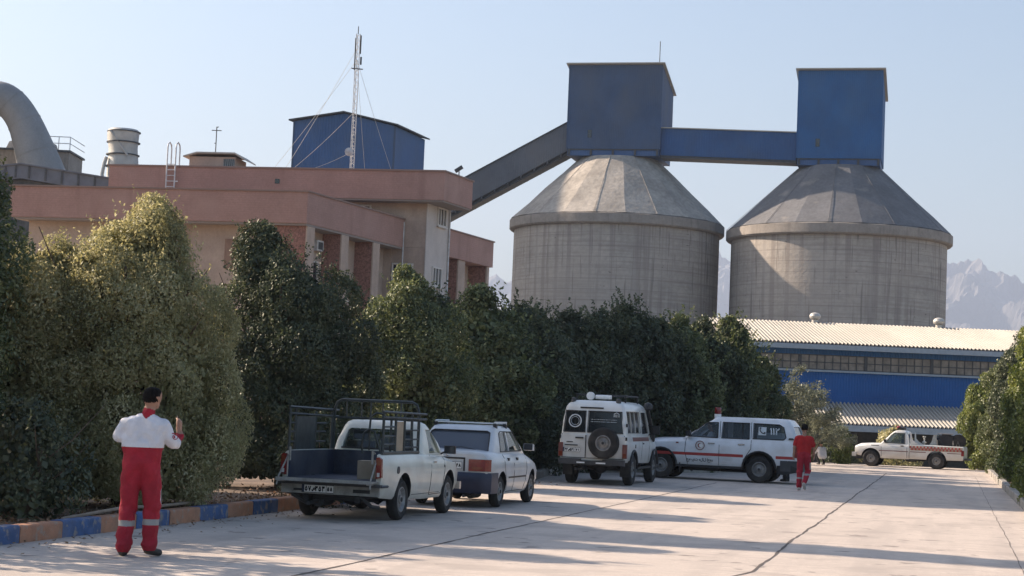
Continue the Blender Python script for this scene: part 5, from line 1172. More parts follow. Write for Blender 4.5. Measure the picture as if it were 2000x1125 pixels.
# ---- 3. high-roof off-road ambulance van
TR = Car('ambulance_van', 'white off-road ambulance van with a spare wheel on its back door and a black snorkel', 'van', (2.40, 45.13, 0), 14.6,
  [(-1.02, .60, 1.22, .80, .79, 1.0, .02, 0), (-.98, .58, 1.24, .84, .82, 1.0, .03, 0), (0, .56, 1.24, .845, .825, 1.0, .03, 0), (1.2, .54, 1.24, .845, .825, 1.0, .03, 0), (2.1, .52, 1.24, .84, .81, 1.0, .03, 0),
   (2.45, .52, 1.22, .83, .77, 1.0, .03, .02), (3.3, .56, 1.18, .80, .72, .98, .03, .03), (3.55, .60, 1.10, .77, .70, .95, .02, .02), (3.6, .62, 1.04, .75, .69, .9, .02, .01)],
  M['paint_white'], .45, [(0, .39), (2.98, .39)])
TR.body()
TR.house([(1.2, -1.0, 2.42, .82, .07), (1.55, -.98, 2.28, .795, .08), (1.90, -.93, 2.10, .74, .10), (1.98, -.88, 2.0, .70, .12), (2.05, -.78, 1.85, .62, .14)],
  side=[[(-.72, 1.32), (-.70, 1.82), (-.22, 1.82), (-.22, 1.32)], [(-.16, 1.32), (-.16, 1.82), (.34, 1.82), (.34, 1.32)], [(.40, 1.32), (.40, 1.82), (.92, 1.82), (.92, 1.32)], [(1.20, 1.28), (1.20, 1.83), (1.92, 1.83), (2.18, 1.30)]],
  rear=[[(.74, 1.30), (.70, 1.80), (.22, 1.80), (.22, 1.30)], [(.14, 1.30), (.14, 1.80), (-.68, 1.80), (-.73, 1.30)]], front=[[(-.68, 1.3), (.68, 1.3), (.62, 1.84), (-.62, 1.84)]], crown=.03, glass=M['glass_film'])
for poly in ([(.75, 1.29), (.71, 1.81), (.21, 1.81), (.21, 1.29), (.75, 1.29)], [(.15, 1.29), (.15, 1.81), (-.69, 1.81), (-.74, 1.29), (.15, 1.29)]):
    TR.p('window_seal', M['black_plastic'], lambda m: m.tube([(TR.hx(z, 1)-.004, y, z) for y, z in poly], .014, 5))
for sg in (-1, 1):
    for x0, x1 in ((-.73, -.21), (-.17, .35), (.39, .93)): TR.p('window_seal', M['black_plastic'], lambda m: m.tube([(x, sg*(TR.hy(z)+.003), z) for x, z in [(x0, 1.31), (x0, 1.83), (x1, 1.83), (x1, 1.31), (x0, 1.31)]], .012, 5))
TR.seats([1.35], 1.15, (-.4, .4))
TR.four((0, 2.98), .73, .39, .23, .20)
TR.wheel(0, 0, .385, .21, .19, -1, spare=(-1.17, -.30, 1.04))
TR.p('spare_carrier', M['black_plastic'], lambda m: m.box(-1.1, -1.0, -.36, -.24, .92, 1.15))
TR.p('door_gap', M['seam'], lambda m: [m.box(-1.032, -1.018, .17, .19, .66, 1.22), m.tube([(-1.025, .78, .66), (-1.025, -.78, .66)], .008, 4), m.tube([(-1.01, .78, .66), (-1.01, .78, 1.24)], .006, 4), m.tube([(-1.01, -.78, .66), (-1.01, -.78, 1.24)], .006, 4)])
TR.p('door_handle', M['black_plastic'], lambda m: [m.box(-1.05, -1.02, .24, .44, 1.13, 1.165), m.box(-1.04, -1.02, .5, .66, 1.03, 1.05), m.box(-1.05, -1.02, .38, .70, .95, .975)])
plate(TR, -1.03, .53, .85, .44, .11, '۴۲ص۵۴۱ ۷۱', .10)
TR.p('vent_slot', M['black_plastic'], lambda m: m.box(-.95, -.915, -.22, .36, 1.875, 1.91))
TR.p('rear_bumper', M['grey_plastic'], lambda m: [m.box(-1.16, -1.0, -.82, -.28, .50, .64), m.box(-1.16, -1.0, .28, .82, .50, .64), m.box(-1.10, -1.0, -.28, .28, .50, .60)])
TR.p('reflector', M['plate'], lambda m: [m.box(-1.168, -1.161, .16, .36, .53, .565), m.box(-1.168, -1.161, -.36, -.12, .53, .565)])
for sg in (-1, 1):
    tl = TR.p('tail_light', M['maroon'], lambda m: m.box(-1.05, -.96, sg*.80-.055, sg*.80+.055, .68, 1.02)); TR.p('indicator', M['amber_lens'], lambda m: m.box(-1.056, -1.051, sg*.80-.04, sg*.80+.04, .70, .80), tl)
    TR.p('door_hinge', M['black_plastic'], lambda m: [m.box(-1.03, -.99, sg*.83-.02, sg*.83+.02, z, z+.08) for z in (.78, 1.12, 1.45)])
    TR.patch('side_stripe', -.2, 2.1, 1.10, 1.20, sg, M['maroon'], .004)
    TR.p('wheel_flare', M['black_plastic'], lambda m: [m.tube([(xc+.46*math.cos(R(a)), sg*.85, .41+.46*math.sin(R(a))) for a in range(10, 171, 16)], .03, 6) for xc in (0, 2.98)])
    TR.p('wing_mirror', M['black_plastic'], lambda m: [m.box(2.10, 2.17, sg*1.02-.09, sg*1.02+.09, 1.28, 1.50), m.tube([(2.15, sg*.80, 1.25), (2.14, sg*.98, 1.32)], .014, 5), m.tube([(2.15, sg*.80, 1.5), (2.14, sg*.98, 1.48)], .014, 5)])
    TR.p('headlight', M['clear_lens'], lambda m: m.lathe([(.10, 0), (.09, .03), (.01, .05)], 14, 'X', (3.59, sg*.55, .88)))
    TR.p('side_step', M['black_plastic'], lambda m: m.box(.55, 2.4, sg*.80-.05, sg*.80+.05, .40, .45))
    TR.p('door_handle', M['black_plastic'], lambda m: [m.box(1.22, 1.36, sg*.845-.01, sg*.845+.02, 1.02, 1.06)])
TR.seam([(1.12, 1.23), (1.12, .58)]); TR.seam([(2.25, 1.22), (2.22, .60)]); TR.seam([(1.12, 1.3), (1.12, 1.88)], house=True); TR.p('fuel_flap', M['seam'], lambda m: m.box(.16, .24, -.852, -.84, .93, 1.02))
snk = TR.p('snorkel', M['black_plastic'], lambda m: [m.tube([(2.9, -.80, 1.12), (2.55, -.86, 1.24), (2.38, -.87, 1.30), (2.02, -.80, 1.84), (2.0, -.80, 1.92)], .055, 10)], smooth=50)
TR.p('snorkel_head', M['grey_plastic'], lambda m: m.lathe([(.05, 1.90), (.11, 1.93), (.12, 2.02), (.08, 2.08), (.01, 2.10)], 14, 'Z', (2.0, -.80, 0)), snk, 40)
TR.p('roof_rack', M['black_plastic'], lambda m: [m.tube([(x, -.62, 2.22), (x, .62, 2.22)], .018, 5) for x in (-.3, .3, .9, 1.5)] + [m.tube([(-.3, y, 2.22), (1.5, y, 2.22)], .018, 5) for y in (-.62, .62)] + [m.tube([(x, y, 2.0), (x, y, 2.22)], .02, 5) for x in (-.2, 1.4) for y in (-.62, .62)])
TR.p('roof_siren', M['plate'], lambda m: [m.lathe([(.05, -.24), (.055, .0), (.05, .16)], 12, 'Y', (-.35, -.05, 2.17)), m.lathe([(.04, -.42), (.10, -.40), (.10, -.30), (.02, -.28)], 14, 'X', (.0, .24, 2.19))], smooth=40)
TR.p('roof_lamp', M['grey_plastic'], lambda m: [m.lathe([(.05, 2.0), (.07, 2.04), (.05, 2.13), (.01, 2.14)], 10, 'Z', (-.75, y, 0)) for y in (-.55, .58)])
TR.p('rear_emblem', M['film_white'], lambda m: [m.tube([(TR.hx(1.56+.15*math.sin(a), 1)-.012, .47+.15*math.cos(a), 1.56+.15*math.sin(a)) for a in np.linspace(0, 6.2832, 25)], .016, 5), m.tube([(TR.hx(1.56, 1)-.012, .47+.10*math.cos(a), 1.56+.10*math.sin(a)) for a in np.linspace(0, 6.2832, 25)], .005, 4)])
random.seed(8)
def scrib(m, x, y0, y1, z, h=.016, n=22, hx=None):
    for k in range(n):
        y = y0+(y1-y0)*k/n; a = random.uniform(.3, 1); m.box(x-.002, x, min(y, y+(y1-y0)/n*.7), max(y, y+(y1-y0)/n*.7), z-h*a*.5, z+h*a*.5)
TR.p('window_lettering', M['film_white'], lambda m: [scrib(m, -.985, .08, -.58, 1.61), scrib(m, -.985, .08, -.58, 1.555), m.tube([(-.985, -.50, 1.68), (-.985, -.50, 1.76), (-.985, -.56, 1.79), (-.985, -.62, 1.76), (-.985, -.62, 1.68)], .009, 4), m.box(-.99, -.98, -.575, -.562, 1.68, 1.75), m.box(-.99, -.98, -.545, -.532, 1.68, 1.75)])
chassis(TR, -.98, 3.4, .45, .50, [(0, .40, .62), (2.98, .40, .62)], (-.7, .38, .42), .055)
TR.p('mud_flap', M['rubber'], lambda m: [m.box(-.52, -.50, sg*.72-.12, sg*.72+.12, .22, .62) for sg in (-1, 1)])

# ---- 4. white estate ambulance with the red stripe
LC = Car('estate_ambulance', 'large white four-wheel-drive estate with a red side stripe and a red beacon', 'ambulance', (7.46, 51.72, 0), -72.5,
  [(-1.10, .62, 1.18, .80, .78, .95, .02, 0), (-1.05, .50, 1.21, .90, .86, .95, .03, 0), (-.8, .44, 1.22, .955, .89, .95, .03, 0), (0, .42, 1.22, .965, .90, .95, .04, 0), (1.0, .40, 1.215, .965, .90, .95, .04, 0),
   (2.0, .40, 1.20, .96, .88, .94, .04, .01), (2.25, .42, 1.17, .955, .85, .93, .04, .03), (3.0, .46, 1.12, .94, .80, .92, .04, .05), (3.5, .50, 1.03, .90, .76, .86, .04, .04), (3.68, .55, .92, .82, .72, .78, .03, .02)],
  M['paint_pure'], .46, [(0, .39), (2.85, .39)])
LC.body()
LC.house([(1.17, -1.07, 2.24, .875, .10), (1.30, -1.04, 2.05, .855, .12), (1.62, -.90, 1.60, .785, .14), (1.73, -.82, 1.42, .745, .16)],
  side=[[(1.22, 1.235), (1.23, 1.65), (1.50, 1.64), (1.62, 1.58), (2.02, 1.25)], [(.32, 1.235), (.33, 1.66), (1.08, 1.66), (1.10, 1.235)],
        [(-.66, 1.25), (-.72, 1.30), (-.64, 1.58), (-.52, 1.65), (.20, 1.66), (.20, 1.25)]],
  rear=[[(-.72, 1.24), (.72, 1.24), (.62, 1.62), (-.62, 1.62)]], front=[[(-.74, 1.26), (.74, 1.26), (.62, 1.66), (-.62, 1.66)]], crown=.10, glass=M['glass_dark'])
for sg in (-1, 1):
    for poly in ([(1.21, 1.225), (1.22, 1.66), (1.50, 1.65), (1.63, 1.59), (2.05, 1.24), (1.21, 1.225)], [(.31, 1.225), (.32, 1.67), (1.09, 1.67), (1.11, 1.225), (.31, 1.225)], [(-.66, 1.24), (-.73, 1.30), (-.65, 1.59), (-.52, 1.66), (.21, 1.67), (.21, 1.24), (-.66, 1.24)]):
        LC.p('window_seal', M['black_plastic'], lambda m: m.tube([(x, sg*(LC.hy(z)+.003), z) for x, z in poly], .016, 5))
    LC.p('window_divider', M['black_plastic'], lambda m: m.box(.50, .53, sg*.80-.02, sg*.80+.02, 1.23, 1.66))
    LC.patch('side_stripe', .46, 3.1, .70, .78, sg, M['red_stripe'], .005, 16, 1)
    LC.patch('side_stripe', -1.08, -.47, .70, .78, sg, M['red_stripe'], .005, 6, 1)
    LC.p('wheel_flare', M['black_plastic'], lambda m: [m.tube([(xc+.475*math.cos(R(a)), sg*.95, .41+.475*math.sin(R(a))) for a in range(0, 181, 15)], .028, 6) for xc in (0, 2.85)])
    LC.p('door_handle', M['chrome'], lambda m: [m.box(x, x+.19, sg*.957-.02, sg*.957+.02, 1.045, 1.075) for x in (.42, 1.28)])
    LC.p('tail_light', M['red_lens'], lambda m: m.prism([(-1.10, .74), (-.98, .76), (-.96, 1.0), (-1.02, 1.08), (-1.09, 1.10)], sg*.80, sg*.915, lambda a, b, h: (a, h, b)))
    LC.p('wing_mirror', M['black_plastic'], lambda m: [m.prism([(1.98, 1.24), (2.10, 1.24), (2.12, 1.38), (2.0, 1.40)], sg*.86, sg*1.06, lambda a, b, h: (a, h, b))])
    LC.p('headlight', M['clear_lens'], lambda m: m.box(3.60, 3.66, sg*.58-.15, sg*.58+.15, .80, .95))
    LC.p('sill_step', M['black_plastic'], lambda m: m.box(.48, 2.4, sg*.88-.07, sg*.88+.06, .36, .43))
    LC.p('badge', M['grey_plastic'], lambda m: m.prism([(-.98, 1.245), (-.80, 1.245), (-.82, 1.30), (-.93, 1.30)], sg*.86, sg*.885, lambda a, b, h: (a, h, b)))
    LC.patch('side_indicator', 2.33, 2.41, 1.02, 1.06, sg, M['amber_lens'], .01, 2, 1)
LC.seats([.35, 1.25], 1.15, (-.42, .42))
LC.p('cargo_lining', M['film_white'], lambda m: m.box(-.55, .15, -.70, .50, 1.19, 1.42))
LC.four((0, 2.85), .80, .385, .25, .205)
LC.seam([(1.15, 1.2), (1.15, .44)], r=.009); LC.seam([(2.12, 1.17), (2.14, .80), (2.05, .44)], r=.009); LC.seam([(.24, 1.2), (.24, .95), (.34, .80), (.46, .62)], r=.009)
LC.seam([(1.15, 1.24), (1.16, 1.70)], house=True, r=.009); LC.seam([(.26, 1.24), (.27, 1.70)], house=True, r=.009)
LC.p('rear_bumper', M['grey_plastic'], lambda m: [m.rings([[(-1.22+.08*abs(t)**4, t*.90, z) for t in np.linspace(-1, 1, 9)] + [(-.60, .965, z), (-.60, -.965, z)] for z in (.36, .42, .62, .66)])], smooth=35)
LC.p('bumper_underside', M['black_plastic'], lambda m: m.prism([(-.5, .64), (-.5, .30), (-.66, .26), (-1.05, .34), (-1.2, .40), (-1.0, .5)], -.93, .93, lambda a, b, h: (a, h, b)))
LC.p('front_bumper', M['grey_plastic'], lambda m: m.box(3.55, 3.80, -.88, .88, .42, .66))
LC.p('mud_flap', M['rubber'], lambda m: [m.box(x-.01, x+.01, sg*.80-.13, sg*.80+.13, .20, .48) for x in (-.52, 2.28) for sg in (-1, 1)])
bc_ = LC.p('beacon', M['red_lens'], lambda m: m.lathe([(.085, 1.90), (.095, 1.92), (.095, 2.06), (.08, 2.09), (.01, 2.095)], 16, 'Z', (1.33, .35, 0)), smooth=40)
LC.p('beacon_base', M['plate'], lambda m: m.lathe([(.10, 1.79), (.10, 1.899)], 16, 'Z', (1.33, .35, 0)), bc_, 40)
emblem(LC, 1.72, 0, .99, .135, frame_left(1.70, LC.sy(1.70, .98)+.012, .985))
textmesh('door_lettering', 'جمعیت هلال احمر', .11, M['plate_ink'], LC.e, frame_left(1.70, LC.sy(1.7, .6)+.01, .585) @ Matrix.Scale(.9, 4, (1, 0, 0)))
textmesh('window_lettering', '۱۱۲', .26, M['film_white'], LC.e, frame_left(-.40, LC.hy(1.45)-.0, 1.46, -.2))
ph = LC.p('phone_sign', M['film_white'], lambda m: m.prism([(.06, 1.35), (-.16, 1.35), (-.16, 1.58), (.06, 1.58)], .0, .003, lambda a, b, h: (a, LC.hy(b)-.004+h, b)))
LC.p('phone_handset', M['seam'], lambda m: [m.tube([(.02, LC.hy(1.54)+.004, 1.54), (.01, LC.hy(1.44)+.004, 1.47), (-.05, LC.hy(1.40)+.004, 1.41), (-.11, LC.hy(1.40)+.004, 1.40)], .014, 5), m.tube([(.03, LC.hy(1.54)+.004, 1.545), (-.01, LC.hy(1.54)+.004, 1.555)], .02, 5), m.tube([(-.12, LC.hy(1.40)+.004, 1.395), (-.12, LC.hy(1.43)+.004, 1.44)], .02, 5)], ph)
chassis(LC, -.9, 3.3, .45, .40, [(0, .39, .70)], (-.6, -.3, .36), .055)
LC.p('gearbox', M['black_plastic'], lambda m: [m.box(1.2, 2.1, -.5, .5, .27, .42), m.tube([(.3, .3, .3), (2.3, .3, .3)], .05, 6)])

# ---- 5. pickup with the red-checked bed
MZ = Car('fire_pickup', 'white pickup with a red-checked load bed carrying pump equipment at the road end', 'pickup', (19.15, 79.5, 0), -70,
  [(-1.16, .46, 1.0, .78, .75, .80, .02, 0), (-1.12, .42, 1.03, .82, .78, .80, .03, 0), (0, .40, 1.04, .83, .79, .80, .03, 0), (1.17, .40, 1.04, .83, .79, .80, .03, 0), (1.2, .38, 1.04, .83, .79, .80, .04, 0),
   (2.35, .38, 1.03, .83, .77, .80, .04, .02), (2.9, .44, 1.0, .81, .72, .78, .04, .04), (3.35, .46, .96, .79, .68, .74, .04, .04), (3.56, .50, .88, .74, .64, .68, .04, .02)],
  M['paint_white'], .43, [(0, .36), (2.85, .36)])
MZ.body(cut=lambda m: m.box(-1.10, 1.14, -.74, .74, .66, 1.4))
MZ.house([(1.0, 1.18, 2.48, .775, .06), (1.25, 1.22, 2.22, .74, .08), (1.55, 1.28, 1.92, .68, .10), (1.60, 1.32, 1.84, .66, .12)], side=[[(1.38, 1.07), (1.40, 1.50), (1.86, 1.50), (1.98, 1.40), (2.22, 1.08)]],
  rear=[[(-.6, 1.1), (.6, 1.1), (.56, 1.48), (-.56, 1.48)]], front=[[(-.64, 1.08), (.64, 1.08), (.56, 1.5), (-.56, 1.5)]], crown=.04)
for sg in (-1, 1): MZ.p('window_seal', M['black_plastic'], lambda m: m.tube([(x, sg*(MZ.hy(z)+.003), z) for x, z in [(1.37, 1.06), (1.39, 1.51), (1.86, 1.51), (1.99, 1.41), (2.24, 1.07), (1.37, 1.06)]], .014, 5))
MZ.seats([1.5], .95); MZ.four((0, 2.85), .72, .36, .20, .18, hub=.02)
MZ.seam([(1.28, 1.03), (1.27, .42)], r=.012); MZ.seam([(2.40, 1.02), (2.38, .46)], r=.008); MZ.p('cab_gap', M['seam'], lambda m: [m.box(1.165, 1.18, sg*.82-.012, sg*.82+.018, .42, 1.04) for sg in (-1, 1)])
for sg in (-1, 1):
    MZ.p('bed_gusset', M['paint_white'], lambda m: m.prism([(1.12, 1.04), (.75, 1.04), (.98, 1.18), (1.08, 1.30), (1.10, 1.56), (1.15, 1.56), (1.15, 1.04)], sg*.74, sg*.78, lambda a, b, h: (a, h, b)))
    MZ.patch('side_stripe', 1.22, 2.5, .70, .73, sg, M['maroon'], .006, 8, 1); MZ.patch('side_stripe', .45, 1.14, .70, .73, sg, M['maroon'], .006, 5, 1); MZ.patch('side_stripe', -1.08, -.46, .70, .73, sg, M['maroon'], .006, 4, 1)
    MZ.patch('check_band', -1.12, 1.13, .78, .99, sg, M['cardboard'], .004, 12, 3)
    mb = MB()
    for i in range(15):
        for j in range(2):
            x0 = -1.09+i*.15+j*.075; z0 = .80+j*.085
            rows = [[(x, sg*(MZ.sy(x, z)+.009), z) for z in (z0, z0+.08)] for x in (x0, x0+.072)]; mb.rings(rows, cap=False, closed=False)
    mb.build('check_pattern', M['red_stripe'], MZ.e)
    MZ.p('door_handle', M['black_plastic'], lambda m: m.box(1.42, 1.55, sg*.825-.01, sg*.825+.02, .93, .97))
    MZ.p('wing_mirror', M['black_plastic'], lambda m: m.prism([(2.18, 1.08), (2.27, 1.08), (2.27, 1.22), (2.18, 1.22)], sg*.80, sg*.98, lambda a, b, h: (a, h, b)))
    MZ.p('tail_light', M['red_lens'], lambda m: m.box(-1.18, -1.06, sg*.80-.03, sg*.80+.03, .62, .86)); MZ.p('headlight', M['clear_lens'], lambda m: m.box(3.48, 3.56, sg*.55-.14, sg*.55+.14, .66, .80))
    MZ.patch('fender_badge', 2.5, 2.85, .92, .95, sg, M['grey_plastic'], .008, 2, 1)
MZ.p('rear_bumper', M['grey_plastic'], lambda m: m.box(-1.38, -1.20, -.78, .78, .44, .52)); MZ.p('front_bumper', M['paint_white'], lambda m: m.box(3.5, 3.68, -.80, .80, .42, .60)); MZ.p('front_apron', M['black_plastic'], lambda m: m.box(3.2, 3.55, -.7, .7, .32, .44))
bc_ = MZ.p('beacon_bar', M['black_plastic'], lambda m: m.box(1.48, 1.78, -.35, .35, 1.66, 1.76)); MZ.p('beacon_lens', M['red_lens'], lambda m: m.lathe([(.10, 1.70), (.11, 1.77), (.07, 1.83), (.01, 1.84)], 12, 'Z', (1.72, .2, 0)), bc_, 40)
chassis(MZ, -1.0, 3.2, .42, .42, [(0, .36, .66)], (.9, .4, .36), .045)
M['tank_white'] = mat('tank_white', (.50, .50, .46), .5, var=.3, scale=6)
PU = empty('fire_pump', (19.15, 79.5, .66), math.pi/2-R(-70), 'dark engine pump unit with a round hose reel in the checked pickup bed', 'pump')
def pp(n, mt, f, sm=None): mb = MB(); f(mb); return mb.build(n, mt, PU, sm)
pp('engine', M['black_plastic'], lambda m: [m.box(-.62, -.02, -.35, .35, .25, .80), m.box(-.5, -.15, -.30, .30, .81, .88), m.tube([(-.3, .36, .3), (-.1, .38, .6), (.1, .3, .7)], .05, 6)])
pp('skid', M['rim'], lambda m: [m.box(-1.05, .5, -.5, .5, .0, .06)] + [m.tube([(x, y, .06), (x, y, .62)], .02, 5) for x in (-.66, .02) for y in (-.4, .4)] + [m.tube([(-.66, .4, .9), (.02, .4, .9)], .02, 5)])
pp('hose_reel', M['rubber'], lambda m: [m.lathe([(.12, -.25), (.30, -.25), (.30, -.22), (.20, -.2), (.20, .2), (.30, .22), (.30, .25), (.12, .25)], 22, 'Y', (-.86, .05, .60))], 40)
pp('reel_frame', M['rim'], lambda m: [m.tube([(-1.05, y, .0), (-.86, y, .60), (-.67, y, .0)], .02, 5) for y in (-.28, .32)])
pp('tank', M['tank_white'], lambda m: [m.prism([(.05, .04), (.42, .04), (.36, .40), (.26, .55), (.20, .82), (.05, .86)], -.4, .4, lambda a, b, h: (a, h, b))])
pp('valve', M['tank_white'], lambda m: [m.lathe([(.05, 0), (.05, .35), (.09, .36), (.09, .42), (.03, .44), (.03, .6), (.07, .62), (.07, .66)], 10, 'Z', (.62, .1, .1)), m.tube([(.62, .1, .3), (.42, .1, .28)], .035, 6)])
# ---------------------------------------------------------------- people: a distance field of tapered limbs, meshed as one surface
def surface_nets(F, org, h):
    """F: (nx,ny,nz) field, negative inside"""
    nx, ny, nz = F.shape; S = F < 0
    corner = [(i, j, k) for i in (0, 1) for j in (0, 1) for k in (0, 1)]
    c = [F[i:nx-1+i, j:ny-1+j, k:nz-1+k] for i, j, k in corner]; cs = [x < 0 for x in c]
    n_in = sum(x.astype(np.int8) for x in cs); act = (n_in > 0) & (n_in < 8)
    idx = -np.ones(act.shape, np.int64); A = np.argwhere(act); idx[act] = np.arange(len(A))
    acc = np.zeros((len(A), 3)); cnt = np.zeros(len(A)); cv = np.stack([x[act] for x in c], 1)
    for a in range(8):
        for b in range(a+1, 8):
            d = np.array(corner[b])-np.array(corner[a])
            if np.abs(d).sum() != 1: continue
            fa, fb = cv[:, a], cv[:, b]; m = (fa < 0) != (fb < 0); t = fa/(fa-fb+1e-12)
            p = np.array(corner[a])[None]+t[:, None]*d[None]; acc[m] += p[m]; cnt[m] += 1
    V_ = (A + acc/cnt[:, None])*h + np.array(org); faces = []
    for ax in range(3):
        sl0 = [slice(1, -1)]*3; sl0[ax] = slice(0, -1); sl1 = [slice(1, -1)]*3; sl1[ax] = slice(1, None)
        a, b = S[tuple(sl0)], S[tuple(sl1)]; E_ = np.argwhere(a != b)
        base = E_ + 1; base[:, ax] = E_[:, ax]; sgn = a[a != b]
        u, v = [(1, 2), (2, 0), (0, 1)][ax]; q = []
        for du, dv in ((-1, -1), (0, -1), (0, 0), (-1, 0)):
            p = base.copy(); p[:, u] += du; p[:, v] += dv; q.append(idx[p[:, 0], p[:, 1], p[:, 2]])
        q = np.stack(q, 1); q[~sgn] = q[~sgn][:, ::-1]; faces.append(q[(q >= 0).all(1)])
    return V_, np.concatenate(faces)
def figure(name, prims, label, mats_fn, mats, loc, rz, h=.011, k=.022, folds=.006, cat='person', scale=1.0, kids_fn=None, smooth_only=None):
    """prims: (kind, a, b, ra, rb, tag[, squash])"""
    P = np.array([p[1] for p in prims]+[p[2] for p in prims]); lo = P.min(0)-.2; hi = P.max(0)+.2
    n = np.ceil((hi-lo)/h).astype(int); g = [lo[i]+np.arange(n[i])*h for i in range(3)]
    X, Y, Z = np.meshgrid(*g, indexing='ij'); X = X.astype(np.float32); Y = Y.astype(np.float32); Z = Z.astype(np.float32)
    F = np.full(X.shape, 9.0, np.float32)
    def dist(p, X, Y, Z):
        a, b = np.array(p[1], float), np.array(p[2], float); d = b-a; L2 = max(1e-9, (d*d).sum()); sq = p[6] if len(p) > 6 else (1, 1, 1)
        t = np.clip(((X-a[0])*d[0]+(Y-a[1])*d[1]+(Z-a[2])*d[2])/L2, 0, 1); r = p[3]+(p[4]-p[3])*t
        return np.sqrt(((X-a[0]-t*d[0])/sq[0])**2+((Y-a[1]-t*d[1])/sq[1])**2+((Z-a[2]-t*d[2])/sq[2])**2)-r
    for p in prims:
        m = max(p[3], p[4])*1.6+.12; a = np.minimum(p[1], p[2])-m; b = np.maximum(p[1], p[2])+m
        s_ = tuple(slice(max(0, int((a[i]-lo[i])/h)), max(1, int((b[i]-lo[i])/h)+1)) for i in range(3))
        D = dist(p, X[s_], Y[s_], Z[s_]); G = F[s_]; kk = .008 if p[5] in ('finger', 'ear', 'nose') else k
        hh = np.clip(.5+.5*(G-D)/kk, 0, 1); F[s_] = G+(D-G)*hh-kk*hh*(1-hh)
    if folds:
        w = np.sin(X*31+np.sin(Z*17)*1.7+Y*23)*np.sin(Z*26+np.sin(X*21+Y*13)*2.2)*.6 + .9*np.sin(Z*34+X*14+2.5*np.sin(X*11+Y*9))*np.exp(-((Z-.50)/.10)**2) + .8*np.sin(Z*40-X*10+2*np.sin(X*13))*np.exp(-((Z-.16)/.09)**2) + .9*np.sin(Z*22+abs(X)*30)*np.exp(-((Z-.90)/.10)**2)+ .7*np.sin(X*36+np.sin(Z*15)*1.4)*np.exp(-((Z-1.22)/.10)**2)
        cl = ((Z > .12) & (Z < 1.5)).astype(np.float32); F = F+w*folds*cl*(np.abs(F) < .1)
    V_, Q = surface_nets(F, lo, h); me = bpy.data.meshes.new(name); me.from_pydata(V_.tolist(), [], Q.tolist())
    for m in mats: me.materials.append(m)
    fc = V_[Q].mean(1); best = np.full(len(fc), 9.0); tagi = np.zeros(len(fc), int); tags = sorted(set(p[5] for p in prims))
    for p in prims:
        d = dist(p, fc[:, 0], fc[:, 1], fc[:, 2]); m = d < best; best[m] = d[m]; tagi[m] = tags.index(p[5])
    tg_ = np.array(tags)[tagi]; mi = mats_fn(fc, tg_).astype(np.int32); me.polygons.foreach_set('material_index', mi)
    me.polygons.foreach_set('use_smooth', np.ones(len(Q), bool)); me.update()
    o = bpy.data.objects.new(name, me); C.objects.link(o); o.location = loc; o.rotation_euler = (0, 0, rz); o.scale = (scale,)*3
    return tag(o, label, cat)
M['red_cloth'] = mat('red_cloth', (.34, .012, .028), .85, var=.18, scale=6, fine=.08, f2=60, bump=1.0, bscale=9, dist=.035)
M['white_cloth'] = mat('white_cloth', (.68, .68, .72), .85, var=.08, scale=6, bump=1.0, bscale=8, dist=.035)
M['red_shirt'] = mat('red_shirt', (.42, .012, .014), .85, var=.15, scale=6)
M['skin'] = mat('skin', (.34, .19, .13), .6, var=.1, scale=10)
M['hair'] = mat('hair', (.006, .005, .005), .95, var=.3, scale=40, bump=.5, bscale=120, spec=.15)
M['shoe'] = mat('shoe', (.03, .028, .026), .6)
M['reflective'] = mat('reflective', (.30, .29, .28), .5)
M['grey_cloth'] = mat('grey_cloth', (.20, .20, .21), .9)
M['dark_cloth'] = mat('dark_cloth', (.03, .03, .035), .9)
M['pale_shoe'] = mat('pale_shoe', (.42, .40, .37), .7)
def hand(w, f, palm_n, side, t='hand', curl=.6, s=1.0):
    """palm from wrist w along direction f, five fingers"""
    w = Vector(w); f = Vector(f).normalized(); n = Vector(palm_n).normalized(); c = f.cross(n).normalized()*side; out = []
    out.append(('c', tuple(w), tuple(w+f*.05), .026, .03, t, (1, 1, 1)))
    for i, (o, L_) in enumerate(((-.028, .066), (-.010, .076), (.009, .072), (.026, .056))):
        a = w+f*.075+c*o; out.append(('c', tuple(w+f*.02+c*o*.7), tuple(a), .014, .012, t))
        m = a+(f*(1-curl*.5)+n*curl*.6)*L_*.5; e = m+(f*(.5-curl*.5)+n*curl)*L_*.5
        out.append(('c', tuple(a), tuple(m), .0105, .0095, 'finger')); out.append(('c', tuple(m), tuple(e), .0095, .008, 'finger'))
    th = w+f*.02-c*.028; m = th+(f*.6-c*.6+n*.3)*.04; out.append(('c', tuple(th), tuple(m), .014, .012, 'finger')); out.append(('c', tuple(m), tuple(m+(f*.8+n*.4)*.035), .012, .009, 'finger'))
    return out
def head_prims(c, yaw=0, s=1.0):
    c = Vector(c); rz = Matrix.Rotation(yaw, 3, 'Z'); q = lambda x, y, z: tuple(c+rz @ Vector((x*s, y*s, z*s)))
    return [('c', q(0, -.015, .03), q(0, .02, .03), .088*s, .085*s, 'head'), ('c', q(0, .03, -.02), q(0, .05, -.07), .068*s, .045*s, 'head'), ('c', q(0, -.03, .01), q(0, -.03, -.03), .078*s, .06*s, 'head'),
            ('c', q(0, .105, .0), q(0, .118, -.025), .011*s, .015*s, 'nose'), ('c', q(-.083, -.005, .005), q(-.080, -.012, -.03), .016*s, .01*s, 'ear', (.6, 1, 1)), ('c', q(.083, -.005, .005), q(.080, -.012, -.03), .016*s, .01*s, 'ear', (.6, 1, 1)),
            ('c', q(-.02, .093, -.052), q(.02, .093, -.052), .010*s, .010*s, 'nose'), ('c', q(-.045, .085, .022), q(.045, .085, .022), .013*s, .013*s, 'nose')]
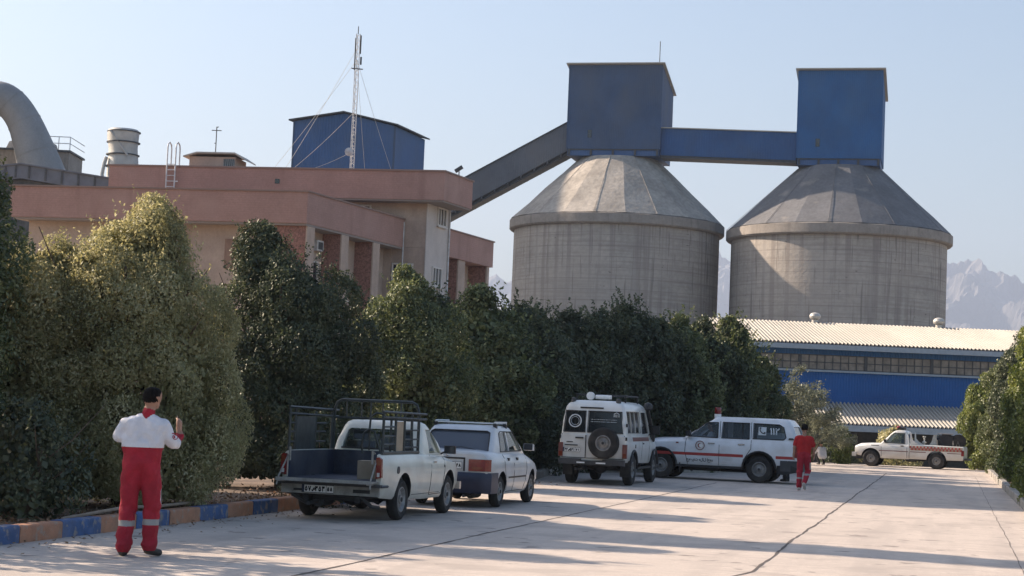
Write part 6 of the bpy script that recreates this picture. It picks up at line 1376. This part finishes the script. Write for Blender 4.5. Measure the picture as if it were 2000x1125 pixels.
def hair_cap(o, c, yaw, s=1.0):
    """short hair: the part of the head above the hairline"""
    me = o.data; me.materials.append(M['hair']); k = len(me.materials)-1; rz = Matrix.Rotation(-yaw, 3, 'Z'); c = Vector(c)-Vector((0, 0, .004)); rnd = random.Random(2)
    for p in me.polygons:
        q = rz @ (p.center-c)/s; j = rnd.uniform(-.006, .006)
        if q.length > .16 or abs(q.x) > .115: continue
        lim = -.038 if q.y < -.03 else (-.038+(q.y+.03)*1.5 if q.y < .045 else .068)
        if q.z > lim+j and not (abs(q.x) > .084 and q.z < .025): p.material_index = k; 
    for v in me.vertices:
        q = rz @ (v.co-c)/s
        if q.length < .16 and abs(q.x) < .1 and q.z > (-.045 if q.y < -.01 else .06): v.co += (v.co-c).normalized()*.008
# man in the white and red uniform, seen from behind
hc = (.075, .045, 1.672)
pr = []
LL = [((-.10, .0, .93), (-.115, .02, .50)), ((.105, .0, .93), (.125, .05, .50))]
pr += [('c', (-.085, 0, .94), (-.115, .02, .52), .118, .090, 'leg'), ('c', (-.115, .02, .52), (-.135, -.03, .11), .088, .084, 'leg'),
       ('c', (.095, 0, .94), (.135, .04, .52), .118, .092, 'leg'), ('c', (.135, .04, .52), (.125, .03, .13), .088, .084, 'leg'),
       ('c', (-.05, 0, .98), (.06, 0, .98), .125, .125, 'leg', (1.1, .95, 1)), ('c', (-.06, 0, 1.02), (-.06, .0, 1.16), .125, .122, 'torso', (1.1, .92, 1)), ('c', (.07, 0, 1.02), (.07, 0, 1.16), .125, .122, 'torso', (1.1, .92, 1)),
       ('c', (-.085, .01, 1.18), (-.10, .02, 1.36), .128, .122, 'torso', (1.08, .9, 1)), ('c', (.095, .01, 1.18), (.11, .02, 1.36), .128, .122, 'torso', (1.08, .9, 1)),
       ('c', (-.12, .02, 1.395), (.14, .02, 1.40), .078, .078, 'torso', (1, .95, 1)), ('c', (-.04, .02, 1.44), (.08, .02, 1.44), .070, .068, 'torso'),
       ('c', (.03, .02, 1.46), (.045, .03, 1.53), .066, .062, 'collar'), ('c', (.045, .03, 1.53), (.06, .04, 1.60), .056, .054, 'neck'),
       # left arm bent forwards, elbow out
       ('c', (-.185, .02, 1.385), (-.245, .03, 1.26), .074, .074, 'sleeve'), ('c', (-.245, .03, 1.27), (-.19, .22, 1.21), .070, .052, 'sleeve'), ('c', (-.19, .22, 1.21), (-.15, .29, 1.24), .045, .036, 'cuff'),
       # right arm, elbow low, hand raised
       ('c', (.205, .02, 1.385), (.295, .05, 1.22), .076, .072, 'sleeve'), ('c', (.30, .05, 1.23), (.335, .10, 1.215), .066, .062, 'sleeve'), ('c', (.335, .10, 1.215), (.37, .17, 1.27), .058, .045, 'cuff'), ('c', (.37, .17, 1.27), (.355, .20, 1.36), .038, .032, 'arm'),
       # shoes
       ('c', (-.135, -.035, .045), (-.15, .13, .035), .050, .042, 'shoe', (1, 1, .9)), ('c', (.12, .02, .065), (.215, .12, .04), .048, .042, 'shoe', (1, 1, .9))]
pr += hand((.355, .20, 1.37), (-.10, .15, 1), (-.8, .4, 0), 1, curl=.7) + hand((-.145, .30, 1.245), (.4, .8, .35), (.6, 0, .6), -1, curl=.7) + head_prims(hc, R(-32))
def m1(fc, tg):
    x, y, z = fc.T; mi = np.zeros(len(fc), int)               # 0 red trousers
    up = np.isin(tg, ['torso']) & (z > 1.155); mi[up | (tg == 'sleeve')] = 1
    mi[(tg == 'sleeve') & (z < 1.0)] = 0
    mi[np.isin(tg, ['head', 'neck', 'hand', 'finger', 'ear', 'nose', 'arm'])] = 2; mi[tg == 'shoe'] = 3; mi[(tg == 'collar') | (tg == 'cuff')] = 0
    leg = tg == 'leg'; mi[leg & (z > .315+.0*x) & (z < .375) & (x < 0)] = 4; mi[leg & (z > .335) & (z < .395) & (x > 0)] = 4
    mi[leg & (np.hypot((z-.63)/.10, (y-.06)/.055) < 1) & (x > .16)] = 1; mi[leg & (np.hypot((z-.60)/.10, (y-.05)/.05) < 1) & (x < -.165)] = 1
    return mi
p1 = figure('person', pr, 'man in a white-topped red uniform standing at the kerb with his back turned, hand raised', m1, [M['red_cloth'], M['white_cloth'], M['skin'], M['shoe'], M['reflective']], (-3.86, 19.15, 0), R(3), h=.009, folds=.011)
hair_cap(p1, (hc[0], hc[1], hc[2]+.004), R(-32))
def on_arm(mb): pass
# badge on the right sleeve
sb = MB(); fr = Matrix.Translation((.345, -.02, 1.275)) @ Matrix.Rotation(R(18), 4, 'Z') @ Matrix.Rotation(R(68), 4, 'X')
bd = MB()
for k in range(24):
    a0, a1 = 2*math.pi*k/24, 2*math.pi*(k+1)/24; bd.add([fr @ Vector((math.cos(a)*r, math.sin(a)*r, 0)) for a, r in ((a0, .030), (a1, .030), (a1, .022), (a0, .022))], [(0, 1, 2, 3)])
bd.add([fr @ Vector(v) for v in ((-.012, -.012, 0), (.004, -.014, 0), (-.004, 0, 0), (.004, .014, 0), (-.012, .012, 0), (-.018, 0, 0))], [(0, 1, 2, 3, 4, 5)])
bd.add([fr @ Vector(v) for v in ((-.035, .036, 0), (.035, .036, 0), (.035, .046, 0), (-.035, .046, 0))], [(0, 1, 2, 3)])
bd.build('sleeve_badge', M['red_cloth'], p1)
M['phone'] = M['black_plastic']
ph = MB(); ph.box(-.004, .004, -.035, .035, -.07, .07); po = ph.build('phone', M['phone']); po.matrix_world = p1.matrix_world @ Matrix.Translation((.325, .235, 1.43)) @ Matrix.Rotation(R(20), 4, 'Z'); po.location = (Matrix.Translation(p1.location) @ Matrix.Rotation(R(3), 4, 'Z') @ Vector((.325, .245, 1.43))); 
tag(po, 'dark phone held in the raised right hand of the man at the kerb', 'phone')

# man in red walking away
def walker(loc, rz, label, mats, sc=1.0, short=True, badge=False, pose=0, knee=True):
    hc = (0, .03, 1.63)
    pr = [('c', (-.075, 0, .92), (-.095, .03, .50), .10, .078, 'leg'), ('c', (-.095, .03, .50), (-.10, .0, .11), .076, .070, 'leg')]
    if pose == 0: pr += [('c', (.085, 0, .92), (.125, .08, .52), .10, .080, 'leg'), ('c', (.125, .08, .52), (.03, -.20, .22), .074, .062, 'leg'), ('c', (.02, -.23, .18), (.045, -.15, .06), .045, .038, 'shoe')]
    else: pr += [('c', (.085, 0, .92), (.10, .03, .50), .10, .078, 'leg'), ('c', (.10, .03, .50), (.10, 0, .11), .076, .070, 'leg'), ('c', (.10, -.03, .045), (.11, .12, .035), .045, .04, 'shoe')]
    pr += [('c', (-.10, -.03, .045), (-.11, .12, .035), .045, .04, 'shoe'), ('c', (-.05, 0, .96), (.05, 0, .96), .12, .12, 'leg', (1.1, .9, 1)), ('c', (-.06, 0, 1.0), (-.09, .01, 1.30), .118, .115, 'torso', (1.05, .85, 1)), ('c', (.06, 0, 1.0), (.09, .01, 1.30), .118, .115, 'torso', (1.05, .85, 1)),
           ('c', (-.14, .01, 1.37), (.14, .01, 1.37), .078, .078, 'torso'), ('c', (0, .01, 1.42), (0, .02, 1.56), .058, .052, 'neck')]
    for s_ in (-1, 1):
        e = (s_*.255, .01+.03*s_, 1.12); w = (s_*.265, .07+.05*s_, .90)
        pr += [('c', (s_*.185, .01, 1.36), (s_*.235, .01, 1.20), .068, .062, 'torso' if short else 'sleeve'), ('c', (s_*.235, .01, 1.20), e, .042 if short else .055, .038 if short else .05, 'arm' if short else 'sleeve'), ('c', e, w, .036 if short else .048, .026 if short else .036, 'arm' if short else 'sleeve')]
        pr += hand(w, (0, .15, -1), (-s_, 0, 0), s_, curl=.5)
    pr += head_prims(hc, 0)
    def mf(fc, tg):
        x, y, z = fc.T; mi = np.zeros(len(fc), int); mi[np.isin(tg, ['torso', 'sleeve']) & (z > .93)] = 1
        mi[np.isin(tg, ['head', 'neck', 'hand', 'finger', 'ear', 'nose', 'arm'])] = 2; mi[tg == 'shoe'] = 3
        if knee: leg = tg == 'leg'; mi[leg & (z > .30) & (z < .345) & (x < 0)] = 4; mi[leg & (z > .40) & (z < .45) & (x > 0)] = 4; mi[leg & (z > .56) & (z < .74) & (x > .16)] = 4
        return mi
    o = figure('person', pr, label, mf, mats, loc, rz, h=.014, folds=.006, scale=sc); hair_cap(o, (hc[0], hc[1], hc[2]+.004), 0); return o
walker((7.72, 46.5, 0), R(-8), 'man in a short-sleeved red shirt and red trousers walking away behind the white estate', [M['red_cloth'], M['red_shirt'], M['skin'], M['pale_shoe'], M['reflective']], .98)
walker((8.35, 53.3, 0), R(60), 'man in grey half hidden behind the tail of the white estate', [M['dark_cloth'], M['grey_cloth'], M['skin'], M['shoe'], M['grey_cloth']], .96, short=False, pose=1, knee=False)

# driver sitting in the estate: head, torso and arm resting on the sill
hc = (0, .02, 1.62-.05)
pr = [('c', (-.08, 0, 1.0), (-.10, .0, 1.30), .12, .11, 'torso', (1, .9, 1)), ('c', (.08, 0, 1.0), (.10, .0, 1.30), .12, .11, 'torso', (1, .9, 1)), ('c', (0, .0, 1.33), (0, .01, 1.50), .06, .052, 'neck'),
      ('c', (-.18, 0, 1.30), (-.27, .12, 1.17), .065, .058, 'torso'), ('c', (-.27, .12, 1.17), (-.20, .36, 1.22), .055, .042, 'torso'), ('c', (.18, 0, 1.30), (.22, .15, 1.12), .06, .05, 'torso'), ('c', (.22, .15, 1.12), (.12, .36, 1.2), .05, .04, 'torso'),
      ('c', (-.09, .05, .95), (-.10, .42, .98), .09, .07, 'leg'), ('c', (.09, .05, .95), (.10, .42, .98), .09, .07, 'leg')] + hand((-.2, .37, 1.22), (.1, 1, .1), (0, 0, -1), -1, curl=.7) + hand((.12, .37, 1.2), (-.1, 1, .1), (0, 0, -1), 1, curl=.7) + head_prims(hc, 0)
def md(fc, tg):
    mi = np.zeros(len(fc), int); mi[tg == 'torso'] = 1; mi[np.isin(tg, ['head', 'neck', 'hand', 'finger', 'ear', 'nose'])] = 2; return mi
cw = Vector((7.46, 51.72, 0)); hd = Vector((math.sin(R(-72.5)), math.cos(R(-72.5)), 0)); lf = Vector((-hd.y, hd.x, 0))
dv = figure('person', pr, 'driver in a pale shirt behind the front side window of the white estate', md, [M['dark_cloth'], M['white_cloth'], M['skin']], cw+hd*1.47+lf*.44+Vector((0, 0, .0)), R(72.5), h=.014, folds=.004)
hair_cap(dv, (hc[0], hc[1], hc[2]+.004), 0)
dv.location.z = -.02

# squatting figure in white at the far road edge
hc = (-.02, .12, .93)
pr = [('c', (-.09, 0, .40), (-.13, .28, .46), .085, .07, 'leg'), ('c', (-.13, .28, .46), (-.12, .05, .10), .066, .055, 'leg'), ('c', (.09, 0, .40), (.13, .28, .46), .085, .07, 'leg'), ('c', (.13, .28, .46), (.12, .05, .10), .066, .055, 'leg'),
      ('c', (-.12, .02, .045), (-.12, .18, .035), .045, .04, 'shoe'), ('c', (.12, .02, .045), (.12, .18, .035), .045, .04, 'shoe'), ('c', (-.07, -.02, .38), (-.08, .06, .66), .135, .12, 'torso'), ('c', (.07, -.02, .38), (.08, .06, .66), .135, .12, 'torso'),
      ('c', (0, .07, .72), (-.01, .1, .85), .06, .05, 'neck'), ('c', (-.17, .06, .68), (-.22, .2, .52), .06, .05, 'torso'), ('c', (-.22, .2, .52), (-.10, .38, .55), .048, .036, 'torso'), ('c', (.17, .06, .68), (.22, .2, .52), .06, .05, 'torso'), ('c', (.22, .2, .52), (.10, .38, .55), .048, .036, 'torso')]
pr += hand((-.10, .38, .55), (.6, .6, 0), (0, 0, -1), -1) + hand((.10, .38, .55), (-.6, .6, 0), (0, 0, -1), 1) + head_prims(hc, 0, .95)
def ms(fc, tg):
    mi = np.zeros(len(fc), int); mi[tg == 'torso'] = 1; mi[np.isin(tg, ['head', 'neck', 'hand', 'finger', 'ear', 'nose'])] = 2; mi[tg == 'shoe'] = 3; return mi
sq = figure('person', pr, 'small figure in a white shirt and dark trousers squatting at the far road edge', ms, [M['dark_cloth'], M['white_cloth'], M['skin'], M['shoe']], (13.85, 78.6, 0), R(20), h=.014, folds=.004)
hair_cap(sq, (hc[0], hc[1], hc[2]+.004), 0, .95)
